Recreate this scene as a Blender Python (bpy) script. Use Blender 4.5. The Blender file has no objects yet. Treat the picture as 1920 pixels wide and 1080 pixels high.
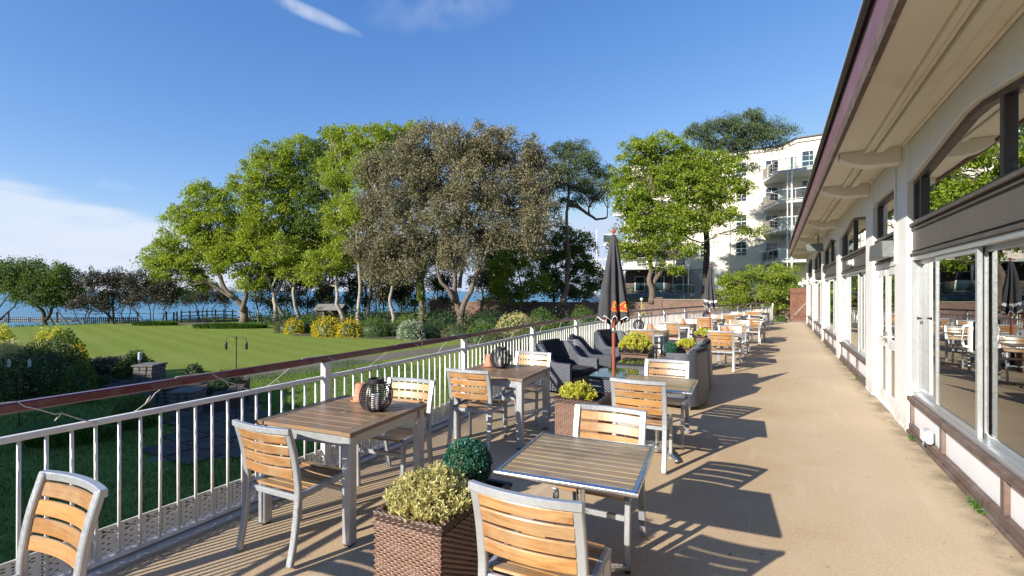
import bpy, bmesh, math, random
import numpy as np
from mathutils import Vector, Matrix
R = math.radians
rng = np.random.default_rng(7)
random.seed(7)
S = bpy.context.scene
COL = S.collection
# ------------------------------------------------------------------ camera
cam_d = bpy.data.cameras.new('camera'); cam = bpy.data.objects.new('camera', cam_d); COL.objects.link(cam)
cam.location = (0, 0, 1.70); cam.rotation_euler = (R(90), 0, R(28.75))
cam_d.sensor_width = 36; cam_d.lens = 36*900/1920; cam_d.shift_y = 5/1920
cam_d.clip_start = .05; cam_d.clip_end = 60000
S.camera = cam
# ------------------------------------------------------------------ world and sun
SUN_AZ = 202.0   # clockwise from +Y: the sun stands behind the camera, a little to the left
SUN_EL = 24.0
W = bpy.data.worlds.new('World'); S.world = W; W.use_nodes = True
nt = W.node_tree; nt.nodes.clear()
def N(t, kind, **kw):
    n = t.nodes.new(kind)
    for k, v in kw.items(): setattr(n, k, v)
    return n
def L(t, a, b): t.links.new(a, b)
sky = N(nt, 'ShaderNodeTexSky', sky_type='NISHITA', sun_disc=False, sun_elevation=R(SUN_EL), sun_rotation=R(SUN_AZ),
        altitude=900, air_density=1.0, dust_density=0.05, ozone_density=4.0)
bg = N(nt, 'ShaderNodeBackground'); bg.inputs[1].default_value = 0.135
wo = N(nt, 'ShaderNodeOutputWorld')
tc = N(nt, 'ShaderNodeTexCoord'); sep = N(nt, 'ShaderNodeSeparateXYZ'); L(nt, tc.outputs['Generated'], sep.inputs[0])
def mnode(t, op, a, b=None, clamp=False):
    m = N(t, 'ShaderNodeMath', operation=op); m.use_clamp = clamp
    for i, v in enumerate((a, b)):
        if v is None: continue
        if isinstance(v, (int, float)): m.inputs[i].default_value = v
        else: L(t, v, m.inputs[i])
    return m.outputs[0]
def mapr(t, v, a, b, c=0., d=1., kind='SMOOTHSTEP'):
    m = N(t, 'ShaderNodeMapRange', interpolation_type=kind)
    L(t, v, m.inputs[0])
    for i, x in enumerate((a, b, c, d)): m.inputs[1+i].default_value = x
    return m.outputs[0]
# cloud bank low over the sea in the west
mp = N(nt, 'ShaderNodeMapping'); mp.inputs['Scale'].default_value = (2.2, 2.2, 11.0); L(nt, tc.outputs['Generated'], mp.inputs[0])
nz = N(nt, 'ShaderNodeTexNoise'); nz.inputs['Scale'].default_value = 2.6; nz.inputs['Detail'].default_value = 7; nz.inputs['Roughness'].default_value = .58
L(nt, mp.outputs[0], nz.inputs['Vector'])
az = mnode(nt, 'ARCTAN2', sep.outputs[0], sep.outputs[1])         # azimuth from +Y, clockwise positive
up_edge = mapr(nt, az, R(-82), R(-45), .19, .045, 'LINEAR')        # the bank's upper edge sinks to the right
hgt = mnode(nt, 'SUBTRACT', up_edge, sep.outputs[2])
hn = mnode(nt, 'ADD', hgt, mnode(nt, 'MULTIPLY', mnode(nt, 'SUBTRACT', nz.outputs[0], .5), .10))
bank = mnode(nt, 'MULTIPLY', mapr(nt, hn, -.004, .035), mapr(nt, nz.outputs[0], .30, .56, .62, 1.))
bank = mnode(nt, 'MULTIPLY', bank, mapr(nt, az, R(-30), R(-52), 0., 1.))
bank = mnode(nt, 'MULTIPLY', bank, .72)
# wisps high up
def wisp(dx, dy, dz, ax, w_long, w_short, amt):
    """soft streak round direction d, stretched along ax"""
    d = Vector((dx, dy, dz)).normalized(); a = Vector(ax); a = (a - d*a.dot(d)).normalized(); b = d.cross(a)
    out = []
    for v, w in ((a, w_long), (b, w_short)):
        dt = N(nt, 'ShaderNodeVectorMath', operation='DOT_PRODUCT'); L(nt, tc.outputs['Generated'], dt.inputs[0]); dt.inputs[1].default_value = v
        q = mnode(nt, 'DIVIDE', dt.outputs['Value'], w); out.append(mnode(nt, 'MULTIPLY', q, q))
    dd = N(nt, 'ShaderNodeVectorMath', operation='DOT_PRODUCT'); L(nt, tc.outputs['Generated'], dd.inputs[0]); dd.inputs[1].default_value = d
    fr = mapr(nt, dd.outputs['Value'], .5, .8)
    s = mnode(nt, 'ADD', out[0], out[1])
    g = mnode(nt, 'SUBTRACT', 1., s, True)
    n2 = N(nt, 'ShaderNodeTexNoise'); n2.inputs['Scale'].default_value = 14; n2.inputs['Detail'].default_value = 6
    L(nt, tc.outputs['Generated'], n2.inputs['Vector'])
    return mnode(nt, 'MULTIPLY', mnode(nt, 'MULTIPLY', mnode(nt, 'MULTIPLY', g, fr), mapr(nt, n2.outputs[0], .38, .62)), amt)
def pdir(u, v):
    a = (u-960)/900; b = (545-v)/900; c, s = math.cos(R(28.75)), math.sin(R(28.75))
    return Vector((-s+a*c, c+a*s, b)).normalized()
d1, d2 = pdir(500, -10), pdir(640, 50)
w1 = wisp(*((d1+d2)/2), (d2-d1), .10, .013, .55)
d3, d4 = pdir(730, 20), pdir(930, -10)
w2 = wisp(*((d3+d4)/2), (d4-d3), .15, .05, .17)
d5, d6 = pdir(110, 325), pdir(210, 345)
w3 = wisp(*((d5+d6)/2), (d6-d5), .07, .012, .22)
cl = mnode(nt, 'MAXIMUM', mnode(nt, 'MAXIMUM', bank, w1), mnode(nt, 'MAXIMUM', w2, w3), True)
# grade of the clear sky: deeper blue overhead, no yellow at the horizon
sc_ = N(nt, 'ShaderNodeSeparateColor'); L(nt, sky.outputs[0], sc_.inputs[0]); cc_ = N(nt, 'ShaderNodeCombineColor')
for k_, (g_, m_, cap) in enumerate(((1.25, .63, 2.3), (.9, .76, 2.7), (.6, 1.34, 3.5))):
    L(nt, mnode(nt, 'MINIMUM', mnode(nt, 'MULTIPLY', mnode(nt, 'POWER', sc_.outputs[k_], g_), m_), cap), cc_.inputs[k_])
mx = N(nt, 'ShaderNodeMix', data_type='RGBA'); L(nt, cl, mx.inputs[0]); L(nt, cc_.outputs[0], mx.inputs[6]); mx.inputs[7].default_value = (3.0, 3.25, 3.7, 1)
L(nt, mx.outputs[2], bg.inputs[0]); L(nt, bg.outputs[0], wo.inputs[0])
sd = bpy.data.lights.new('sun', 'SUN'); sun = bpy.data.objects.new('sun', sd); COL.objects.link(sun)
sd.energy = 4.6; sd.angle = R(.53); sd.color = (1, .925, .80)
a_, e_ = R(SUN_AZ), R(SUN_EL)
to_sun = Vector((math.sin(a_)*math.cos(e_), math.cos(a_)*math.cos(e_), math.sin(e_)))
sun.rotation_euler = to_sun.to_track_quat('Z', 'Y').to_euler(); sun.location = (-20, -40, 25)
S.view_settings.view_transform = 'Standard'; S.view_settings.look = 'None'
S.view_settings.exposure = 1.0; S.view_settings.gamma = 1; S.view_settings.use_curve_mapping = False
S.cycles.use_denoising = True
S.cycles.max_bounces = 8; S.cycles.transparent_max_bounces = 12; S.cycles.caustics_reflective = False; S.cycles.caustics_refractive = False
S.cycles.sample_clamp_indirect = 6

# ------------------------------------------------------------------ materials
def ramp(t, v, stops):
    r = N(t, 'ShaderNodeValToRGB'); L(t, v, r.inputs[0]); e = r.color_ramp.elements
    while len(e) < len(stops): e.new(.5)
    for i, (p, c) in enumerate(stops): e[i].position = p; e[i].color = (*c, 1)
    return r.outputs[0]
def noise(t, vec, scale, detail=4, rough=.55):
    n = N(t, 'ShaderNodeTexNoise'); n.inputs['Scale'].default_value = scale; n.inputs['Detail'].default_value = detail; n.inputs['Roughness'].default_value = rough
    L(t, vec, n.inputs['Vector']); return n.outputs[0]
def mixc(t, f, a, b, mode='MIX'):
    m = N(t, 'ShaderNodeMix', data_type='RGBA', blend_type=mode)
    for i, v in ((0, f), (6, a), (7, b)):
        if isinstance(v, (int, float)): m.inputs[i].default_value = v
        elif isinstance(v, tuple): m.inputs[i].default_value = (*v, 1) if len(v) == 3 else v
        else: L(t, v, m.inputs[i])
    return m.outputs[2]
MC = {}
def newmat(name):
    m = bpy.data.materials.new(name); m.use_nodes = True; t = m.node_tree; t.nodes.clear()
    o = N(t, 'ShaderNodeOutputMaterial'); p = N(t, 'ShaderNodeBsdfPrincipled'); L(t, p.outputs[0], o.inputs[0])
    return m, t, p, o
def coords(t, scale=(1, 1, 1), world=False):
    if world:
        g = N(t, 'ShaderNodeNewGeometry'); src = g.outputs['Position']
    else:
        g = N(t, 'ShaderNodeTexCoord'); src = g.outputs['Object']
    m = N(t, 'ShaderNodeMapping'); m.inputs['Scale'].default_value = scale; L(t, src, m.inputs[0]); return m.outputs[0]
def bump(t, p, h, strength, dist=.01):
    b = N(t, 'ShaderNodeBump'); b.inputs['Strength'].default_value = strength; b.inputs['Distance'].default_value = dist
    L(t, h, b.inputs['Height']); L(t, b.outputs[0], p.inputs['Normal'])
def plain(name, c, rough=.5, metal=0., var=.12, scale=6., bmp=.1, bscale=60., dirt=None, dirt_amt=.5, world=False, coat=0., dist=.004):
    """paint, metal, plaster...: a base colour with mottling, optional dirt patches and fine relief"""
    m, t, p, o = newmat(name); v = coords(t, world=world)
    n1 = noise(t, v, scale, 6); lo = tuple(x*(1-var) for x in c); hi = tuple(min(1, x*(1+var)) for x in c)
    col = ramp(t, n1, [(.3, lo), (.7, hi)])
    if dirt:
        n2 = noise(t, v, scale*.45+.7, 8, .65); col = mixc(t, mnode(t, 'MULTIPLY', mapr(t, n2, .52, .68), dirt_amt), col, dirt)
    L(t, col, p.inputs['Base Color']); p.inputs['Metallic'].default_value = metal
    n3 = noise(t, v, bscale, 4); L(t, mapr(t, n3, .3, .7, max(.04, rough-.08), min(1, rough+.1)), p.inputs['Roughness'])
    p.inputs['Coat Weight'].default_value = coat
    if bmp: bump(t, p, n3, bmp, dist)
    return m
def wood(name, c_dark, c_mid, c_light, rough=.45, axis=0, rand=.25, grain=1., coat=0., grey=None):
    m, t, p, o = newmat(name)
    oi = N(t, 'ShaderNodeObjectInfo'); tcn = N(t, 'ShaderNodeTexCoord')
    add = N(t, 'ShaderNodeVectorMath', operation='ADD'); L(t, tcn.outputs['Object'], add.inputs[0])
    cx = N(t, 'ShaderNodeCombineXYZ')
    for i in range(3): L(t, mnode(t, 'MULTIPLY', oi.outputs['Random'], 7.3*(i+1)), cx.inputs[i])
    L(t, cx.outputs[0], add.inputs[1])
    sc = [38, 38, 38]; sc[axis] = 2.2
    mpn = N(t, 'ShaderNodeMapping'); mpn.inputs['Scale'].default_value = sc; L(t, add.outputs[0], mpn.inputs[0])
    g1 = noise(t, mpn.outputs[0], 1.6*grain, 6, .62)
    mp2 = N(t, 'ShaderNodeMapping'); s2 = [9, 9, 9]; s2[axis] = 1.3; mp2.inputs['Scale'].default_value = s2; L(t, add.outputs[0], mp2.inputs[0])
    g2 = noise(t, mp2.outputs[0], .9, 3, .5)
    col = ramp(t, g1, [(.28, c_dark), (.5, c_mid), (.74, c_light)])
    col = mixc(t, mapr(t, g2, .35, .7, 0, .55), col, c_mid)
    hsv = N(t, 'ShaderNodeHueSaturation'); L(t, col, hsv.inputs['Color'])
    L(t, mapr(t, oi.outputs['Random'], 0, 1, 1-rand, 1+rand*.8, 'LINEAR'), hsv.inputs['Value'])
    L(t, mapr(t, g2, .3, .7, .93, 1.06, 'LINEAR'), hsv.inputs['Saturation'])
    wet = noise(t, coords(t, world=True), 3.2, 5, .6); out = mixc(t, mapr(t, wet, .50, .66, 0, .5), hsv.outputs[0], c_dark)
    if grey: 
        g3 = noise(t, add.outputs[0], 5, 6, .65); out = mixc(t, mapr(t, g3, .42, .66, 0, .75), out, grey)
    L(t, out, p.inputs['Base Color']); L(t, mapr(t, g1, .3, .7, rough+.08, rough-.06), p.inputs['Roughness'])
    p.inputs['Coat Weight'].default_value = coat; p.inputs['Coat Roughness'].default_value = .25
    bump(t, p, g1, .25, .002); return m
def leafmat(name, cols, trans=.35, rough=.5, nscale=.5, spec=.35):
    """cols: dark, mid, light leaf colour; each leaf takes its own"""
    m, t, p, o = newmat(name); g = N(t, 'ShaderNodeNewGeometry')
    n1 = noise(t, g.outputs['Position'], nscale, 3)
    f = mnode(t, 'ADD', mnode(t, 'MULTIPLY', g.outputs['Random Per Island'], .62), mnode(t, 'MULTIPLY', n1, .45), True)
    k = len(cols); col = ramp(t, f, [(.12+.76*i/(k-1), c) for i, c in enumerate(cols)])
    L(t, col, p.inputs['Base Color']); p.inputs['Roughness'].default_value = rough; p.inputs['Specular IOR Level'].default_value = spec
    tr = N(t, 'ShaderNodeBsdfTranslucent'); hs = N(t, 'ShaderNodeHueSaturation'); L(t, col, hs.inputs['Color']); hs.inputs['Value'].default_value = 1.25; hs.inputs['Saturation'].default_value = 1.05
    L(t, hs.outputs[0], tr.inputs[0])
    ms = N(t, 'ShaderNodeMixShader'); ms.inputs[0].default_value = trans; L(t, p.outputs[0], ms.inputs[1]); L(t, tr.outputs[0], ms.inputs[2]); L(t, ms.outputs[0], o.inputs[0])
    return m
def glass(name, tint=(.82, .88, .86), boost=1.0, rough=.0):
    m, t, p, o = newmat(name); t.nodes.remove(p)
    fr = N(t, 'ShaderNodeFresnel'); fr.inputs[0].default_value = 1.55
    tr = N(t, 'ShaderNodeBsdfTransparent'); tr.inputs[0].default_value = (*tint, 1)
    gl = N(t, 'ShaderNodeBsdfGlossy'); gl.inputs['Roughness'].default_value = rough; gl.inputs[0].default_value = (.95, .97, .97, 1)
    v = coords(t); nn = noise(t, v, .9, 2); b = N(t, 'ShaderNodeBump'); b.inputs['Strength'].default_value = .035; b.inputs['Distance'].default_value = .05
    L(t, nn, b.inputs['Height']); L(t, b.outputs[0], gl.inputs['Normal'])
    ms = N(t, 'ShaderNodeMixShader'); L(t, mnode(t, 'MULTIPLY', fr.outputs[0], boost, True), ms.inputs[0]); L(t, tr.outputs[0], ms.inputs[1]); L(t, gl.outputs[0], ms.inputs[2]); L(t, ms.outputs[0], o.inputs[0])
    return m

M = {}
M['alu'] = plain('silver_powder_coat', (.43, .455, .49), .36, .5, .04, 5, 0, 60, (.33, .32, .31), .2)
M['steel'] = plain('polished_steel', (.62, .62, .62), .22, .95, .05, 9, .03, 120)
M['teak'] = wood('oiled_teak', (.20, .09, .028), (.40, .205, .075), (.56, .335, .145), .34, 0, .24, coat=.35, grey=(.36, .25, .14))
M['teak_table'] = wood('weathered_teak_top', (.13, .085, .04), (.26, .18, .085), (.40, .29, .155), .3, 0, .28, coat=.3, grey=(.30, .235, .15))
M['teak_dark'] = wood('dark_teak_top', (.12, .07, .035), (.24, .145, .075), (.34, .22, .12), .38, 0, .25, coat=.2, grey=(.22, .17, .12))
M['white_paint'] = plain('white_gloss_paint', (.76, .75, .72), .38, 0, .05, 7, .12, 90, (.45, .40, .33), .5)
M['white_wall'] = plain('white_painted_render', (.82, .81, .78), .6, 0, .03, 3, .15, 70, (.70, .66, .58), .45)
M['white_panel'] = plain('white_panel_board', (.78, .80, .82), .45, 0, .03, 3, .05, 40, (.62, .62, .6), .4)
def grime(m, col=(.34, .29, .22), z1=.32, amt=.55):
    t = m.node_tree; p = next(n for n in t.nodes if n.type == 'BSDF_PRINCIPLED'); old = p.inputs['Base Color'].links[0].from_socket
    g = N(t, 'ShaderNodeTexCoord'); s_ = N(t, 'ShaderNodeSeparateXYZ'); L(t, g.outputs['Object'], s_.inputs[0])
    mpn = N(t, 'ShaderNodeMapping'); mpn.inputs['Scale'].default_value = (14, 14, .9); L(t, g.outputs['Object'], mpn.inputs[0]); run = noise(t, mpn.outputs[0], 1.6, 6, .65); sp = noise(t, g.outputs['Object'], 11, 6, .7)
    f1 = mnode(t, 'MULTIPLY', mapr(t, s_.outputs[2], z1, 0., 0, 1), mapr(t, sp, .35, .6, 0, amt)); f2 = mapr(t, run, .56, .72, 0, .16)
    L(t, mixc(t, mnode(t, 'MAXIMUM', f1, f2), old, col), p.inputs['Base Color'])
grime(M['white_wall']); grime(M['white_panel'], (.45, .42, .37), .3, .25)
M['cream'] = plain('cream_soffit_paint', (.84, .79, .68), .7, 0, .03, 1.2, .12, 30, (.70, .62, .49), .5)
M['maroon'] = plain('maroon_gloss_paint', (.115, .018, .026), .3, 0, .05, 3, 0, 80, (.14, .035, .04), .3, coat=.3)
M['maroon_fascia'] = plain('faded_maroon_board', (.20, .095, .11), .5, 0, .15, 2.5, .1, 30, (.26, .16, .16), .6)
M['brown_board'] = plain('weathered_brown_board', (.13, .085, .068), .75, 0, .3, 7, .3, 50, (.24, .19, .16), .7)
M['brown_timber'] = wood('stained_brown_timber', (.075, .048, .038), (.13, .085, .07), (.20, .14, .12), .6, 1, .1, grey=(.19, .155, .135))
M['dark_frame'] = plain('dark_brown_window_frame', (.055, .042, .038), .4, 0, .15, 8, .1, 50)
M['taupe'] = plain('taupe_spandrel_board', (.098, .086, .076), .5, 0, .06, 2, .05, 40, (.10, .09, .08), .6)
M['taupe_trim'] = plain('taupe_weathered_trim', (.085, .075, .068), .5, 0, .12, 5, .1, 40, (.16, .14, .125), .5)
M['alu_frame'] = plain('anodised_window_frame', (.50, .52, .54), .35, .6, .05, 6, .04, 80)
M['gutter'] = plain('black_gutter', (.035, .033, .035), .4, 0, .2, 6, .1, 40)
M['lead'] = plain('pale_roof_edging', (.55, .57, .58), .5, .2, .1, 4, .1, 40)
M['felt'] = plain('grey_roofing', (.18, .18, .18), .9, 0, .15, 3, .3, 60)
M['terracotta'] = plain('terracotta', (.50, .215, .125), .8, 0, .14, 14, .2, 120, (.60, .36, .26), .5)
M['rattan_dark'] = None
M['canvas'] = plain('charcoal_canvas', (.045, .045, .052), .85, 0, .12, 5, .25, 500, (.075, .073, .075), .5, dist=.001)
M['cushion'] = plain('charcoal_cushion', (.022, .024, .03), .9, 0, .15, 6, .3, 400, dist=.001)
M['red_wood'] = plain('mahogany_pole', (.30, .075, .045), .35, 0, .15, 20, .08, 60, coat=.4)
M['black'] = plain('black_plastic', (.02, .02, .022), .45, 0, .1, 20, .05, 80)
M['lantern'] = plain('dark_lantern_cane', (.035, .032, .038), .42, .2, .2, 30, .1, 80)
M['candle'] = plain('white_candle_wax', (.80, .78, .74), .5, 0, .03, 9, .05, 30)
M['white_print'] = plain('white_print', (.78, .78, .78), .8, 0, .05, 30, 0)
M['red_print'] = plain('red_print', (.55, .045, .02), .8, 0, .15, 40, 0)
M['gold_print'] = plain('gold_print', (.62, .33, .05), .8, 0, .15, 40, 0)
M['green_print'] = plain('dark_green_print', (.03, .12, .06), .8, 0, .15, 40, 0)
M['soil'] = plain('potting_soil', (.045, .03, .02), .95, 0, .4, 30, .8, 90, dist=.01)
M['edge_concrete'] = plain('worn_edge_concrete', (.42, .41, .39), .85, 0, .14, 3, .35, 60, (.33, .17, .11), .65, world=True)
M['slate'] = plain('dark_paving_slab', (.085, .072, .06), .75, 0, .2, 4, .35, 40, (.11, .095, .07), .6)
next(n for n in M['slate'].node_tree.nodes if n.type == 'BSDF_PRINCIPLED').inputs['Specular IOR Level'].default_value = .08
M['brown_step'] = plain('brown_step_timber', (.07, .05, .042), .85, 0, .2, 6, .35, 40)
M['stone'] = plain('rubble_stone', (.13, .12, .115), .9, 0, .3, 7, .6, 25, (.12, .12, .10), .6, dist=.02)
M['bark'] = plain('grey_brown_bark', (.135, .105, .08), .95, 0, .35, 5, .8, 22, (.22, .19, .15), .6, dist=.03)
M['bark_pale'] = plain('pale_grey_bark', (.34, .30, .25), .9, 0, .3, 3, .6, 20, (.16, .13, .10), .7, dist=.02)
M['bark_dark'] = plain('dark_bark', (.055, .043, .035), .95, 0, .35, 5, .7, 22, dist=.03)
M['bark_pine'] = plain('reddish_pine_bark', (.17, .11, .085), .95, 0, .35, 4, .8, 18, (.25, .17, .14), .6, dist=.03)
M['far_wall'] = plain('cream_stone_facade', (.76, .69, .60), .85, 0, .05, .8, .15, 20, (.56, .49, .40), .5)
M['grey_render'] = plain('grey_render', (.36, .36, .36), .85, 0, .08, .6, .15, 20)
M['blue_steel'] = plain('blue_grey_steel', (.14, .20, .27), .5, .2, .1, 4, .05, 30)
M['timber_grey'] = plain('weathered_grey_timber', (.22, .19, .16), .85, 0, .25, 6, .4, 50)
M['pine_yellow'] = plain('fresh_yellow_timber', (.42, .31, .14), .7, 0, .15, 8, .2, 50)
M['rope'] = plain('grey_rope', (.16, .14, .12), .9, 0, .2, 30, .2, 90)
M['wire_white'] = plain('cream_cable', (.60, .56, .48), .5, 0, .1, 30, .05, 90)
M['clear_plastic'] = plain('feeder_plastic', (.42, .45, .44), .25, 0, .1, 20, .05, 60)
M['curtain'] = plain('cream_curtain', (.62, .60, .50), .9, 0, .06, 3, .1, 60)
M['room_wall'] = plain('pale_interior_wall', (.72, .66, .56), .8, 0, .05, 1, .05, 30)
M['room_floor'] = plain('brown_interior_floor', (.34, .24, .15), .5, 0, .15, 2, .05, 30)
M['glass'] = glass('window_glass', (.86, .90, .88), 1.7)
M['glass_dark'] = glass('upper_window_glass', (.55, .60, .60), 2.1)
M['glass_rail'] = glass('balcony_glass', (.78, .88, .88), 1.3)
M['grey_metal'] = plain('grey_metal_box', (.15, .17, .17), .4, .4, .1, 8, .05, 40)
M['socket_grey'] = plain('grey_socket_plastic', (.50, .52, .54), .4, 0, .05, 20, .02, 60)
M['fence_brown'] = wood('brown_stained_fence', (.09, .035, .022), (.16, .065, .04), (.24, .11, .07), .7, 2, .15)
M['cliff'] = plain('chalk_cliff', (.40, .36, .28), .9, 0, .2, .2, .5, 2)

# leaves
M['l_lime'] = leafmat('fresh_lime_leaves', [(.105, .15, .016), (.26, .335, .032), (.42, .48, .06)], .46)
M['l_syc'] = leafmat('bright_sycamore_leaves', [(.09, .14, .014), (.22, .30, .03), (.36, .43, .05)], .42)
M['l_green'] = leafmat('mid_green_leaves', [(.04, .075, .014), (.09, .15, .024), (.17, .235, .045)], .35)
M['l_brown'] = leafmat('brown_grey_leaves', [(.085, .078, .042), (.19, .172, .095), (.32, .29, .17)], .2)
M['l_olive'] = leafmat('dull_olive_leaves', [(.05, .052, .02), (.10, .10, .042), (.17, .16, .075)], .22)
M['l_pine'] = leafmat('blue_green_needles', [(.028, .052, .024), (.075, .115, .046), (.16, .205, .085)], .15)
M['l_dark'] = leafmat('dark_evergreen_leaves', [(.012, .028, .01), (.028, .06, .018), (.06, .10, .03)], .15)
M['l_mixed'] = leafmat('dark_leaves_with_pale_tips', [(.02, .045, .01), (.05, .09, .016), (.10, .15, .03), (.34, .36, .16)], .25)
M['l_bush'] = leafmat('hedge_leaves', [(.035, .075, .012), (.085, .15, .022), (.16, .23, .04)], .28)
M['l_twig'] = leafmat('dark_twiggy_leaves', [(.03, .03, .022), (.065, .06, .042), (.12, .11, .07)], .15)
M['l_yellow'] = leafmat('golden_yellow_leaves', [(.30, .24, .012), (.55, .43, .02), (.75, .62, .05)], .3)
M['l_silver'] = leafmat('silver_variegated_leaves', [(.14, .18, .11), (.32, .37, .26), (.55, .58, .46)], .2)
M['l_cream'] = leafmat('cream_yellow_leaves', [(.24, .24, .07), (.54, .50, .20), (.78, .72, .38)], .3, nscale=6)
M['l_gold'] = leafmat('lime_yellow_leaves', [(.22, .26, .02), (.50, .50, .05), (.74, .68, .16)], .3, nscale=6)
M['l_ball'] = leafmat('blue_green_box_leaves', [(.008, .055, .035), (.02, .12, .075), (.05, .20, .14)], .1, .35, nscale=10, spec=.6)
M['l_grass'] = leafmat('long_grass_blades', [(.03, .07, .012), (.06, .14, .02), (.13, .22, .05)], .3)
M['l_ivy'] = leafmat('ivy_leaves', [(.06, .10, .015), (.14, .20, .03), (.26, .32, .07)], .25)
M['l_pink'] = leafmat('pink_blossom', [(.32, .15, .28), (.48, .26, .42), (.66, .45, .60)], .3)
M['l_red'] = leafmat('red_flowers', [(.40, .03, .02), (.6, .06, .04), (.75, .2, .15)], .3)

def rattan(name, c0, c1, sx=55., sz=70.):
    m, t, p, o = newmat(name); g = N(t, 'ShaderNodeTexCoord'); s = N(t, 'ShaderNodeSeparateXYZ'); L(t, g.outputs['Object'], s.inputs[0])
    h = mnode(t, 'ADD', s.outputs[0], s.outputs[1])
    a = mnode(t, 'MULTIPLY', h, sx); b = mnode(t, 'MULTIPLY', s.outputs[2], sz)
    row = mnode(t, 'MODULO', mnode(t, 'FLOOR', b), 2.)
    wa = mnode(t, 'SINE', mnode(t, 'MULTIPLY', mnode(t, 'ADD', a, row), math.pi)); wb = mnode(t, 'ABSOLUTE', mnode(t, 'SINE', mnode(t, 'MULTIPLY', b, math.pi)))
    hh = mnode(t, 'MULTIPLY', mapr(t, wa, -1, 1, .25, 1), wb)
    nn = noise(t, g.outputs['Object'], 20, 4)
    L(t, mixc(t, mapr(t, hh, .1, .8), c0, mixc(t, nn, c1, tuple(x*1.5 for x in c1))), p.inputs['Base Color']); p.inputs['Roughness'].default_value = .38
    bump(t, p, hh, .9, .006); return m
M['rattan_dark'] = rattan('charcoal_rattan', (.010, .011, .015), (.12, .132, .165), 40., 46.)
M['rattan_brown_flat'] = rattan('brown_rattan_core', (.03, .015, .01), (.10, .05, .035))
M['strand'] = plain('brown_rattan_strand', (.20, .118, .085), .33, 0, .22, 40, .05, 80)
# ground, floor, sea, brick
def m_floor():
    m, t, p, o = newmat('buff_resin_floor'); v = coords(t, world=True)
    sp = noise(t, v, 105, 2, .85); md = noise(t, v, 46, 6, .8); big = noise(t, v, .55, 5, .6); bl = noise(t, v, 3.1, 6, .6); fn = noise(t, v, 420, 2, .8)
    c = ramp(t, sp, [(.30, (.22, .14, .075)), (.44, (.40, .285, .165)), (.58, (.52, .395, .25)), (.72, (.74, .61, .43))])
    c = mixc(t, mapr(t, fn, .35, .65, 0, .25), c, (.46, .34, .205))
    c = mixc(t, mapr(t, md, .53, .66, 0, .5), c, (.30, .20, .115)); c = mixc(t, mapr(t, md, .46, .34, 0, .45), c, (.66, .53, .37))
    c = mixc(t, mapr(t, big, .40, .62, 0, .35), c, (.58, .465, .32))
    c = mixc(t, mapr(t, bl, .55, .72, 0, .28), c, (.30, .215, .14))
    st = noise(t, coords(t, (6, .5, 1), True), 1.3, 5, .6); c = mixc(t, mapr(t, st, .56, .70, 0, .22), c, (.68, .58, .44))
    sc2 = noise(t, v, 9, 2, .5); c = mixc(t, mapr(t, sc2, .70, .76, 0, .6), c, (.16, .115, .08))
    # paler strip by the building: sunlight off the windows, put into the colour
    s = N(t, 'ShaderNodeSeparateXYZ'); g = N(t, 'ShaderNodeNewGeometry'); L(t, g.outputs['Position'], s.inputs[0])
    win_bounce = mapr(t, mnode(t, 'ADD', s.outputs[0], mnode(t, 'MULTIPLY', mnode(t, 'SUBTRACT', bl, .5), 1.2)), -.3, .9, 0, .6)
    win_bounce = mnode(t, 'MULTIPLY', win_bounce, mapr(t, md, .3, .6, 1., .55)); c = mixc(t, win_bounce, c, (.66, .55, .405))
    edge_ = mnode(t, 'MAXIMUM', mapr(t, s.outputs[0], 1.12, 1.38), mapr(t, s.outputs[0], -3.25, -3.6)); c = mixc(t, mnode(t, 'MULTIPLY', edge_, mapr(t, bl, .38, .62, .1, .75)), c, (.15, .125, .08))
    L(t, c, p.inputs['Base Color']); p.inputs['Roughness'].default_value = .72; p.inputs['Specular IOR Level'].default_value = .3
    bump(t, p, sp, .5, .004); return m
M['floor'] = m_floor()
def m_lawn():
    m, t, p, o = newmat('mown_lawn'); v = coords(t, world=True)
    vs = coords(t, (1, 1, 1), True)
    fine = noise(t, v, 28, 6, .75); mid = noise(t, v, 1.5, 5, .6); big = noise(t, v, .13, 4, .5)
    s = N(t, 'ShaderNodeSeparateXYZ'); g = N(t, 'ShaderNodeNewGeometry'); L(t, g.outputs['Position'], s.inputs[0])
    d = mnode(t, 'ADD', mnode(t, 'MULTIPLY', s.outputs[0], .24), mnode(t, 'MULTIPLY', s.outputs[1], 1.0))
    st = mnode(t, 'SINE', mnode(t, 'MULTIPLY', mnode(t, 'ADD', d, mnode(t, 'MULTIPLY', mid, .5)), 4.2))
    c = ramp(t, fine, [(.25, (.09, .135, .024)), (.5, (.175, .225, .045)), (.75, (.29, .335, .085))])
    c = mixc(t, mapr(t, st, -.7, .7, 0, .42), c, (.22, .285, .065))
    c = mixc(t, mapr(t, mid, .5, .75, 0, .3), c, (.13, .19, .035))
    pt = noise(t, v, 5.5, 6, .7); c = mixc(t, mapr(t, pt, .50, .68, 0, .5), c, (.10, .145, .022)); c = mixc(t, mapr(t, pt, .46, .32, 0, .45), c, (.30, .33, .10))
    c = mixc(t, mapr(t, big, .45, .7, 0, .3), c, (.25, .28, .08))
    L(t, c, p.inputs['Base Color']); p.inputs['Roughness'].default_value = .9; p.inputs['Specular IOR Level'].default_value = .03
    bump(t, p, fine, .9, .04); return m
M['lawn'] = m_lawn()
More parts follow.
